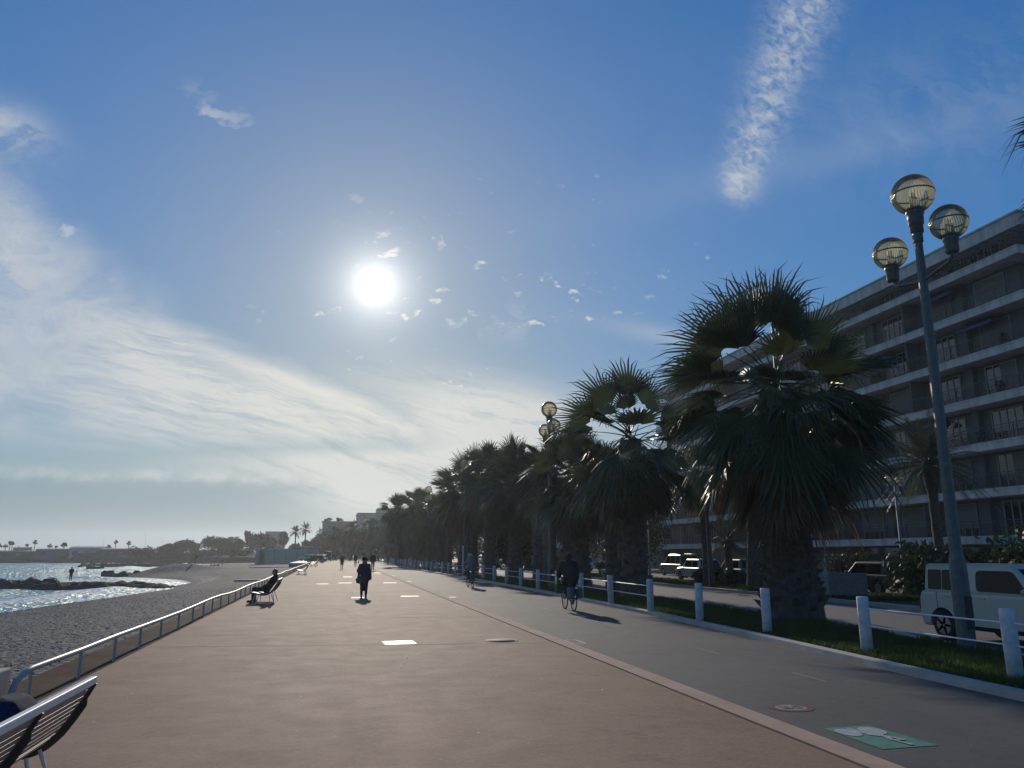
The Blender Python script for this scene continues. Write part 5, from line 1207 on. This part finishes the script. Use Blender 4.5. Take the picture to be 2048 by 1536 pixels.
JC = dict(hip=(0, -.24, 1.03), chest=(0, -.02, 1.40), neck=(0, .04, 1.53), head=(0, .09, 1.65), face=(0, 1, -.1), shL=(-.19, .0, 1.45), shR=(.19, .0, 1.45), elL=(-.30, .10, 1.20), elR=(.30, .10, 1.20), haL=(-.315, .12, 1.075), haR=(.315, .12, 1.075),
          knL=(-.13, .12, .80), knR=(.12, .08, .62), anL=(-.12, -.17, .50), anR=(.12, .02, .27), toL=(-.12, -.05, .455), toR=(.12, .14, .225))
bicycle('black bicycle ridden by the cyclist in the black jacket, nearest on the cycle path', (7.62, 25.0, 0), -.02)
person('cyclist in a bulky black jacket and hood riding away on the cycle path', (7.62, 25.0, 0), -.02, JC, M_black, M_black, bulk=1.35, cloth_loose=.025, coat=[((0, -.2, 1.2), (0, -.32, .98), .2, .19), ((0, .04, 1.66), (0, .03, 1.72), .125, .115)])
t = thing('saddle_bag', 'grey pannier bag with a pale reflector on the near cyclist\'s bicycle', 'bag', (7.62, 24.4, .42)); b = MB(); b.box(.075, .22, -.16, .16, -.02, .32); b.box(-.22, -.075, -.16, .16, -.02, .32); o = b.build('pannier', M_grey, t); weld(o, .03); b = MB(); b.box(-.04, .04, -.2, -.19, .28, .34); b.build('reflector', M_white, t)
t = thing('cloth_bag', 'bright green cloth bag hanging from the near bicycle\'s handlebar', 'bag', (7.30, 25.2, .52)); b = MB(); b.add([(-.07, -.1, 0), (.07, -.1, 0), (.07, .1, 0), (-.07, .1, 0), (-.09, -.14, .3), (.09, -.14, .3), (.09, .14, .3), (-.09, .14, .3), (-.02, -.05, .52), (.02, -.05, .52), (.02, .05, .52), (-.02, .05, .52)], [(3, 2, 1, 0), (0, 1, 5, 4), (1, 2, 6, 5), (2, 3, 7, 6), (3, 0, 4, 7), (4, 5, 9, 8), (5, 6, 10, 9), (6, 7, 11, 10), (7, 4, 8, 11), (8, 9, 10, 11)]); o = b.build('bag', M_green_c, t); weld(o, .02)
bicycle('bicycle ridden by the second, paler cyclist farther away', (7.42, 42.8, 0), .06)
person('second cyclist in a grey jacket and light cap riding away', (7.42, 42.8, 0), .06, JC, M_grey, M_jean, voxel=.013, bulk=1.15, coat=[((0, -.15, 1.2), (0, -.26, 1.0), .18, .17)], hat=M_lightc)

# ------------------------------------------------------------------ vehicles
def car(label, loc, rz, paint, L=4.2, W=1.75, H=1.5, belt=.92, hood=.88, gh=(-1.9, -1.55, .35, 1.05), wr=.31, wb=2.55, cat='car', group=None, boxy=False, roofbar=False, name='parked_car', panes=((-1.45, -.62), (-.52, .62))):
    t = thing(name, label, cat, loc, rz, group); h = L / 2; hw = W / 2
    yA, yB, yC, yD = gh
    low = [(-h + .06, .28), (-h, .5), (-h + .02, belt - .15), (-h + .10 if not boxy else -h + .08, belt), (yD + .02, belt), (h - .5, hood), (h - .1, hood - .16), (h, .56), (h - .05, .27)]
    b = MB(); n = len(low)
    for sg, x in ((0, -hw), (1, hw)): pass
    vs = [(-hw, y, z) for y, z in low] + [(hw, y, z) for y, z in low]
    b.add(vs, [tuple(range(n)), tuple(range(2 * n - 1, n - 1, -1))] + [((i + 1) % n, i, n + i, n + (i + 1) % n) for i in range(n)])
    body = b.build('body', paint, t); fix_normals(body); baked(body, [('BEVEL', dict(width=.075, segments=3, limit_method='ANGLE', angle_limit=R(20)))])
    cut = MB(); wy = (-wb / 2 - .02, wb / 2 - .02)
    for y in wy:
        for s in (-1, 1): cut.tube([(s * (hw + .2), y, wr), (s * (hw - .26), y, wr)], wr + .055, 28, smooth=False)
    co = cut.build('cutter', None, t); fix_normals(co); baked(body, [('BOOLEAN', dict(operation='DIFFERENCE', object=co, solver='FAST'))]); me_ = co.data; bpy.data.objects.remove(co); bpy.data.meshes.remove(me_)
    ht, hb = hw - (.17 if not boxy else .12), hw - .05
    b = MB(); v = [(-hb, yA, belt - .04), (hb, yA, belt - .04), (hb, yD, belt - .04), (-hb, yD, belt - .04), (-ht, yB, H), (ht, yB, H), (ht, yC, H), (-ht, yC, H)]
    b.add(v, [(3, 2, 1, 0), (4, 5, 6, 7), (0, 1, 5, 4), (1, 2, 6, 5), (2, 3, 7, 6), (3, 0, 4, 7)]); o = b.build('cabin', paint, t); weld(o, .085, 4)
    for p in o.data.polygons: p.use_smooth = False
    def sidep(y, z, s): f = (z - belt + .04) / (H - belt + .04); return (s * (hb + (ht - hb) * f + .004), y, z)
    z0, z1 = belt + .03, H - .13
    def yline(z, a, c): f = (z - belt) / (H - belt); return a + (c - a) * f
    for s in (-1, 1):
        for k, (p, q) in enumerate(panes):
            zb, zt = z0, z1
            p1, q1 = max(p, yline(zt, yA, yB) + .1), min(q, yline(zt, yD, yC) - .1); p0, q0 = max(p, yline(zb, yA, yB) + .1), min(q, yline(zb, yD, yC) - .12)
            pts = []; r_ = .10 if boxy and k == len(panes) - 1 else .04
            cs = [(p0, zb), (q0, zb), (q1, zt), (p1, zt)]
            for i in range(4):
                c = Vector(cs[i]); a = Vector(cs[i - 1]); d = Vector(cs[(i + 1) % 4]); va = (a - c).normalized(); vd = (d - c).normalized()
                for f in (0, .5, 1): u = c + va * r_ * (1 - f) ** 2 + vd * r_ * f ** 2; pts.append(sidep(u.x, u.y, s))
            b = MB(); th = [(x - s * .02, y, z) for x, y, z in pts]; m = len(pts); b.add(pts + th, [tuple(range(m)), tuple(range(2 * m - 1, m - 1, -1))] + [(i, (i + 1) % m, m + (i + 1) % m, m + i) for i in range(m)]); b.build('side_window', M_glass2, t)
    def screen(name_, a, c, off, ins=.1):
        (y0, y1) = (a, c); pts = []
        for (f, ww) in ((.12, hb - ins), (.86, ht - ins + .02)):
            z = belt - .04 + (H - belt + .04) * f; y = y0 + (y1 - y0) * f
            pts += [(-ww, y + off, z), (ww, y + off, z)]
        b = MB(); q = [pts[0], pts[1], pts[3], pts[2]]; th = [(x, y - off * 3, z) for x, y, z in q]; b.add(q + th, [(0, 1, 2, 3), (7, 6, 5, 4), (0, 4, 5, 1), (1, 5, 6, 2), (2, 6, 7, 3), (3, 7, 4, 0)]); b.build(name_, M_glass2, t)
    screen('windscreen', yD, yC, .006); screen('rear_window', yA, yB, -.006)
    for y in wy:
        for s in (-1, 1):
            b = MB(); b.tube([(s * (hw - .21), y, wr), (s * (hw - .19), y, wr), (s * (hw - .03), y, wr), (s * (hw - .01), y, wr)], [wr - .03, wr, wr, wr - .03], 26); wh = b.build('wheel', M_rubber, t)
            b = MB(); b.tube([(s * (hw - .02), y, wr), (s * (hw - .004), y, wr)], [wr * .66, wr * .62], 22)
            for k in range(5): a = 2 * math.pi * k / 5; d = Vector((0, math.cos(a), math.sin(a))); e = Vector((0, -math.sin(a), math.cos(a))); c = Vector((s * (hw + .003), y, wr)); b.add([c + d * .03 + e * .03, c + d * .03 - e * .03, c + d * wr * .6 - e * .02, c + d * wr * .6 + e * .02], [(0, 1, 2, 3), (3, 2, 1, 0)])
            b.build('rim', M_rim, wh)
    for s in (-1, 1):
        b = MB(); b.ball((s * (hw - .24), h - .07, .66), (.17, .07, .09), 14, 8); b.build('headlight', M_cover, t)
        b = MB(); b.box(s * (hw - .12) - .09, s * (hw - .12) + .09, -h - .012, -h + .03, .62, .8); b.build('tail_light', M_tail, t)
        b = MB(); b.ball((s * (hw + .07), yD - .28, belt + .07), (.085, .05, .065), 12, 8); b.tube([(s * (hw - .08), yD - .28, belt + .02), (s * (hw + .03), yD - .28, belt + .05)], .018, 6); b.build('door_mirror', paint, t)
        for k, (p, q) in enumerate(panes[-2:]): b = MB(); b.box(s * (hw + .004) - .012, s * (hw + .004) + .012, p + .1, p + .27, belt - .12, belt - .09); b.build('door_handle', M_rim, t)
    b = MB(); b.box(-hw + .1, hw - .1, h - .02, h + .02, .33, .5); b.build('front_bumper', M_black, t)
    b = MB(); b.box(-.26, .26, -h - .016, -h - .004, .5, .62); b.build('number_plate', M_mwhite, t)
    if boxy:
        for s in (-1, 1):
            for y0, z0_, z1_ in ((panes[-1][0] - .1, .36, belt - .02), (panes[-1][1] + .16, .5, belt - .02), (panes[0][0] + .3, .66, belt - .02)): MB().box(s * (hw + .0005) - .003, s * (hw + .0005) + .003, y0 - .006, y0 + .006, z0_, z1_).build('door_seam', M_black, t)
            MB().box(s * (hw - .004) - .012, s * (hw - .004) + .012, -wb / 2 + wr + .1, wb / 2 - wr - .1, .29, .37).build('sill_trim', M_black, t)
    if roofbar:
        for s in (-1, 1): b = MB(); b.tube([(s * (ht - .06), yB + .15, H - .01), (s * (ht - .06), yB + .25, H + .06), (s * (ht - .06), yC - .25, H + .06), (s * (ht - .06), yC - .15, H - .01)], .018, 6); b.build('roof_bar', M_rim, t)
    return t
M_tail = mat('tail_lamp_red', (.25, .012, .012), .25, var=0)
def paintm(n, c): return mat(n, c, .3, .35, var=.04, scale=3)
P_white = paintm('car_white', (.46, .48, .42)); P_silver = mat('car_silver', (.42, .44, .46), .28, metal=.5, var=.04); P_dark = paintm('car_dark', (.03, .033, .04)); P_brown = paintm('car_bronze', (.16, .13, .11)); P_blue = paintm('car_pale_blue', (.42, .50, .52)); P_grey = paintm('car_grey', (.13, .14, .15)); P_van = paintm('van_white', (.68, .68, .68))
car('boxy white small car with a rounded front window at the right edge of the road', (13.98, 13.78, -.05), math.pi, P_white, 3.9, 1.7, 1.63, 1.04, 1.0, (-1.84, -1.80, .55, 1.28), .32, 2.5, boxy=True, name='boxy_car', panes=((-1.68, -1.28), (-1.26, -.55), (-.32, .95)))
gp = 'cars parked along the service road'
car('bronze people carrier with roof bars parked left of the pale blue saloon', (28.9, 62.6, -.045), 0, P_brown, 4.5, 1.82, 1.75, .98, .98, (-2.15, -1.95, .5, 1.5), .32, 2.75, group=gp, roofbar=True, panes=((-1.85, -1.15), (-1.05, -.1), (0, .95)))
car('pale blue saloon car parked between the bronze people carrier and a dark palm trunk', (27.6, 55.6, -.045), 0, P_blue, 4.5, 1.8, 1.46, .9, .86, (-1.75, -.95, .3, 1.15), .32, 2.65, group=gp)
car('grey hatchback parked between the two dark median trunks', (25.6, 46.6, -.045), 0, P_grey, 4.0, 1.72, 1.5, .92, .88, (-1.88, -1.6, .3, 1.0), .3, 2.5, group=gp)
car('silver car whose nose shows beside the left dark median trunk', (25.2, 51.4, -.045), 0, P_silver, 4.2, 1.75, 1.48, .9, .86, group=gp)
car('dark car behind the concrete plinth wall, only its glinting window showing', (25.4, 33.2, -.045), 0, P_dark, 4.2, 1.75, 1.48, .9, .86, group=gp)
car('white estate car gleaming behind the cyclist in the black jacket', (27, 84, -.045), 0, P_van, 4.5, 1.78, 1.5, .9, .88, (-2.1, -1.8, .3, 1.1), group=gp)
car('silver car parked behind the shaggy trunk left of the black jacketed cyclist', (27, 103, -.045), 0, P_silver, 4.4, 1.78, 1.5, .9, .88, group=gp)
car('dark car parked far along the service road', (27, 124, -.045), 0, P_dark, 4.4, 1.78, 1.5, .9, .88, group=gp)
car('white car parked farthest along the service road', (27, 142, -.045), 0, P_van, 4.4, 1.78, 1.5, .9, .88, group=gp)
car('blue grey car standing at the far end beside the fence', (12.9, 168, -.045), 1.2, P_blue, 4.4, 1.78, 1.5, .9, .88)
car('dark car coming down the road behind the far fence', (15.5, 112, -.045), math.pi, P_dark, 4.4, 1.78, 1.5, .9, .88, name='moving_car')
car('dark car parked across the far end of the seaside rail', (-3.3, 166, .0), 1.35, P_dark, 4.2, 1.75, 1.5, .92, .88, name='parked_car')
car('white topped dark van parked in the middle of the promenade end', (-1.2, 197, .0), math.pi, P_dark, 5., 1.95, 2.35, 1.15, 1.12, (-2.45, -2.38, 1.2, 1.75), .34, 3.1, cat='van', name='van', panes=((-2.2, -1.2), (-1.1, .1), (.2, 1.2)), boxy=True)
car('silver car parked on the plaza left of the van', (-6.2, 204, .0), 1.5, P_silver, 4.3, 1.75, 1.5, .92, .88)
car('white hatchback parked behind the dark car at the end of the rail', (-3.0, 185, .0), 1.2, P_van, 4.0, 1.7, 1.5, .92, .88)

# ------------------------------------------------------------------ rocks, boat, shrubs, grass
M_rock = mat('groyne_rock', (.040, .038, .038), .7, .3, var=.45, scale=1.2, bump=.8, bscale=9, bdist=.08)
M_rockpale = mat('groyne_top', (.055, .05, .047), .9, .1, var=.5, scale=1.1, bump=1., bscale=8, bdist=.06)
def rock(seed, r=1.):
    g = random.Random(seed); b = MB(); b.ball((0, 0, 0), 1., 14, 9); off = g.uniform(0, 50)
    b.v = [tuple(Vector(v) * (1 + .35 * mnoise.noise(Vector(v) * 1.1 + Vector((off, 0, 0))) + .14 * mnoise.noise(Vector(v) * 2.9 + Vector((off, 3, 0))))) for v in b.v]
    b.smooth = [False] * len(b.f); return b.mesh('boulder', M_rock)
RK = [rock(i) for i in range(5)]
def groyne(label, x0, x1, yc, wid, top, nb, rocky, seed):
    t = thing('rock_groyne', label, 'groyne', ((x0 + x1) / 2, yc, -2.5)); cx = (x0 + x1) / 2; r = random.Random(seed)
    b = MB(); L = x1 - x0
    def fn(u, v):
        x = -L / 2 + L * u; w_ = wid * (1 - .35 * max(0, .35 - u) / .35) * min(1, .25 + u * 6)
        y = (v - .5) * w_ * 2; e = 1 - abs(v - .5) * 2
        z = min(1, e * 2.4) ** .8 * (top + 2.5) * min(1, .35 + u * 5) * min(1, (1 - u) * 4.5 + .3) + .35 * mnoise.noise((x * .5, y * .6, seed)) * e + .3 * mnoise.noise((x * 1.3, y * 1.5, seed)) * min(1, e * 3)
        return (x, y, z - .45)
    b.grid(110, 26, fn, False); b.build('bank', M_rockpale, t)
    for i in range(nb):
        u = r.random() ** 1.3; e = r.uniform(-1, 1); x = -L / 2 + L * u * rocky; w_ = wid * (1 - .35 * max(0, .35 - u) / .35)
        o = mesh_part('boulder', RK[i % 5], t); s = r.uniform(.4, .95); o.location = (x, e * w_ * .8, (top + 2.5) * (1 - abs(e) ** 1.5) * .72 + r.uniform(-.25, .1)); o.scale = (s * r.uniform(.8, 1.3), s, s * r.uniform(.55, .8)); o.rotation_euler = (r.uniform(-.3, .3), r.uniform(-.3, .3), r.uniform(0, 6))
    return t
groyne('near rock groyne running into the sea, boulders at its seaward end', -52, -19.5, 111.5, 5.0, -1.45, 90, .55, 3)
groyne('low rock groyne in front of the headland where waves break', -82, -47, 292, 4.5, -1.3, 60, 1., 5)
groyne('small rocky point at the edge of the second beach', -42, -33, 163.5, 3.2, -1.5, 30, 1., 9)
t = thing('motor_boat', 'small dark open boat with one person on the waves', 'boat', (-66.5, 248, -2.35), 1.2)
b = MB(); vs = []
for i in range(9):
    f = i / 8; y = -2.6 + 5.2 * f; w_ = .95 * (1 - max(0, f - .45) ** 2 * 3.1); w_ = max(.03, w_); sheer = .45 + .25 * f * f
    vs += [(-w_, y, sheer), (-w_ * .6, y, -.2), (w_ * .6, y, -.2), (w_, y, sheer), (w_ * .85, y, sheer), (w_ * .5, y, -.08), (-w_ * .5, y, -.08), (-w_ * .85, y, sheer)]
fs = [(i * 8 + k, i * 8 + (k + 1) % 8, (i + 1) * 8 + (k + 1) % 8, (i + 1) * 8 + k) for i in range(8) for k in range(8)] + [tuple(range(8))]
b.add(vs, fs); o = b.build('hull', M_darkmetal, t); fix_normals(o)
b = MB(); b.box(-.7, .7, -.9, -.6, .2, .28); b.build('bench', M_black, t); b = MB(); b.box(-.2, .2, -2.9, -2.55, .2, .9); o = b.build('outboard_motor', M_black, t); weld(o, .06)
person('person standing in the small boat offshore', (-66.5, 248, -2.35), 1.2, stand(1.6, .12), M_black, M_navy, voxel=.025)
t = thing('beach_post', 'slim leaning post stuck in the shingle near the second beach', 'post', (-26.6, 167, bt(-26.6, 167))); b = MB(); b.tube([(0, 0, -.5), (.05, 0, 1.0), (.16, 0, 2.1)], .07, 8); b.build('pole', M_bark, t); b = MB(); b.box(.0, .42, -.03, .03, 1.35, 2.05); b.build('board', M_brown, t)
# planks / pale strips on the beach
for x0, x1, y, lb in ((-9.5, -5.2, 84, 'pale plank walkway strip across the shingle before the far benches'), (-16, -6.6, 165, 'long pale plank strip in front of the beach buildings')):
    b = MB(); b.box(x0, x1, y, y + .9, bt((x0 + x1) / 2, y) - .05, bt((x0 + x1) / 2, y) + .14); tag(b.build('plank_walkway', M_kerb), lb, 'walkway')
# hedges and bushes
bush('hedge', 'dense dark hedge behind the road left of the boxy white car', (26.4, 25.2, 0), [(-2.2, 3.2, .9, 1.5, 1.9, 1.5), (0, .4, 1.1, 1.6, 2.2, 1.8), (1.6, -2.4, 1.0, 1.5, 2., 1.6), (-1, 1.6, .6, 2, 2.6, 1.0)], 5200, .17, M_fol, 120, 'hedge')
bush('hedge', 'long dark hedge behind the boxy white car with reddish tips beyond', (31, 19.5, 0), [(-1.5, 2, .9, 1.5, 2.8, 1.3), (1, -1, 1., 1.6, 2.6, 1.4), (3, -4.5, 1., 1.7, 3, 1.5)], 5200, .17, M_fol, 121, 'hedge')
bush('hedge', 'reddish leaved hedge at the right edge above the boxy white car', (36.5, 21, 0), [(0, 0, 1.4, 1.8, 3.2, 1.6), (2, -4, 1.4, 1.8, 3, 1.7)], 3600, .2, M_folred, 122, 'hedge')
for i, (x, y, w_, h_, m, lb) in enumerate(((22.0, 43.5, 1.2, 1.2, M_folblue, 'blue green bush left of the largest palm trunk'), (22.4, 40.6, 1.1, 1.0, M_folblue, 'blue green bush between the two dark median trunks'), (21.2, 33.6, 1.1, .8, M_fol, 'small dark bush at the foot of the largest palm'),
                                          (21.5, 59, 1.5, 1.3, M_folyel, 'yellow green bush on the median behind the added pale box'), (21.5, 75, 1.6, 1.6, M_folyel, 'bright bush behind the shaggy palm trunk'), (21.2, 92, 1.6, 1.5, M_fol, 'dark bush on the far median'), (37.5, 52, 2., 2.2, M_fol, 'garden bush in front of the ground floor windows'), (38, 66, 2.2, 2.4, M_fol, 'second garden bush before the apartment block'), (38, 80, 2.2, 2.2, M_fol, 'third garden bush before the apartment block'), (37, 43, 1.8, 1.9, M_fol, 'garden bush beside the entrance canopy'), (32.5, 37, 1.5, 1.7, M_folyel, 'yellowish garden bush behind the thin pole'))):
    bush('shrub', lb, (x, y, 0), lobes_round(w_, h_, h_ * .45, 6, i), 1500, .14, m, 130 + i, group='shrubs between the roads and the flats')
# short grass on the verge and the median (uncountable): one object of blades
def grass(name, fl, fr, y0, y1, n, seed, hmin=.05, hmax=.14, z=.07):
    r = random.Random(seed); vs = []; fs = []
    for i in range(n):
        y = y0 + (y1 - y0) * r.random() ** 1.7; x = r.uniform(fl(y) + .03, fr(y) - .03)
        if mnoise.noise((x * .9, y * .7, 0)) < -.38: continue
        h = r.uniform(hmin, hmax) * (1 + .5 * mnoise.noise((x * 1.3, y * 1.3, 4))); a = r.uniform(0, 6.28); w_ = .007 + .0004 * y; dx, dy = math.cos(a) * w_, math.sin(a) * w_; lx, ly = r.gauss(0, .03), r.gauss(0, .03); k = len(vs)
        vs += [(x - dx, y - dy, z), (x + dx, y + dy, z), (x + lx, y + ly, z + h)]; fs.append((k, k + 1, k + 2))
    b = MB(); b.add(vs, fs); return tag(b.build(name, M_grass), kind='stuff')
M_grass = mat('grass_blades', (.045, .075, .018), .6, .3, var=.4, scale=.8, trans=.3, col2=(.085, .09, .028))
grass('verge_grass', lambda y: KV(y) + .25, ER, 7, 60, 90000, 8)
grass('median_grass', lambda y: 19.3, lambda y: 22.6, 26, 80, 26000, 9, .06, .2, .05)
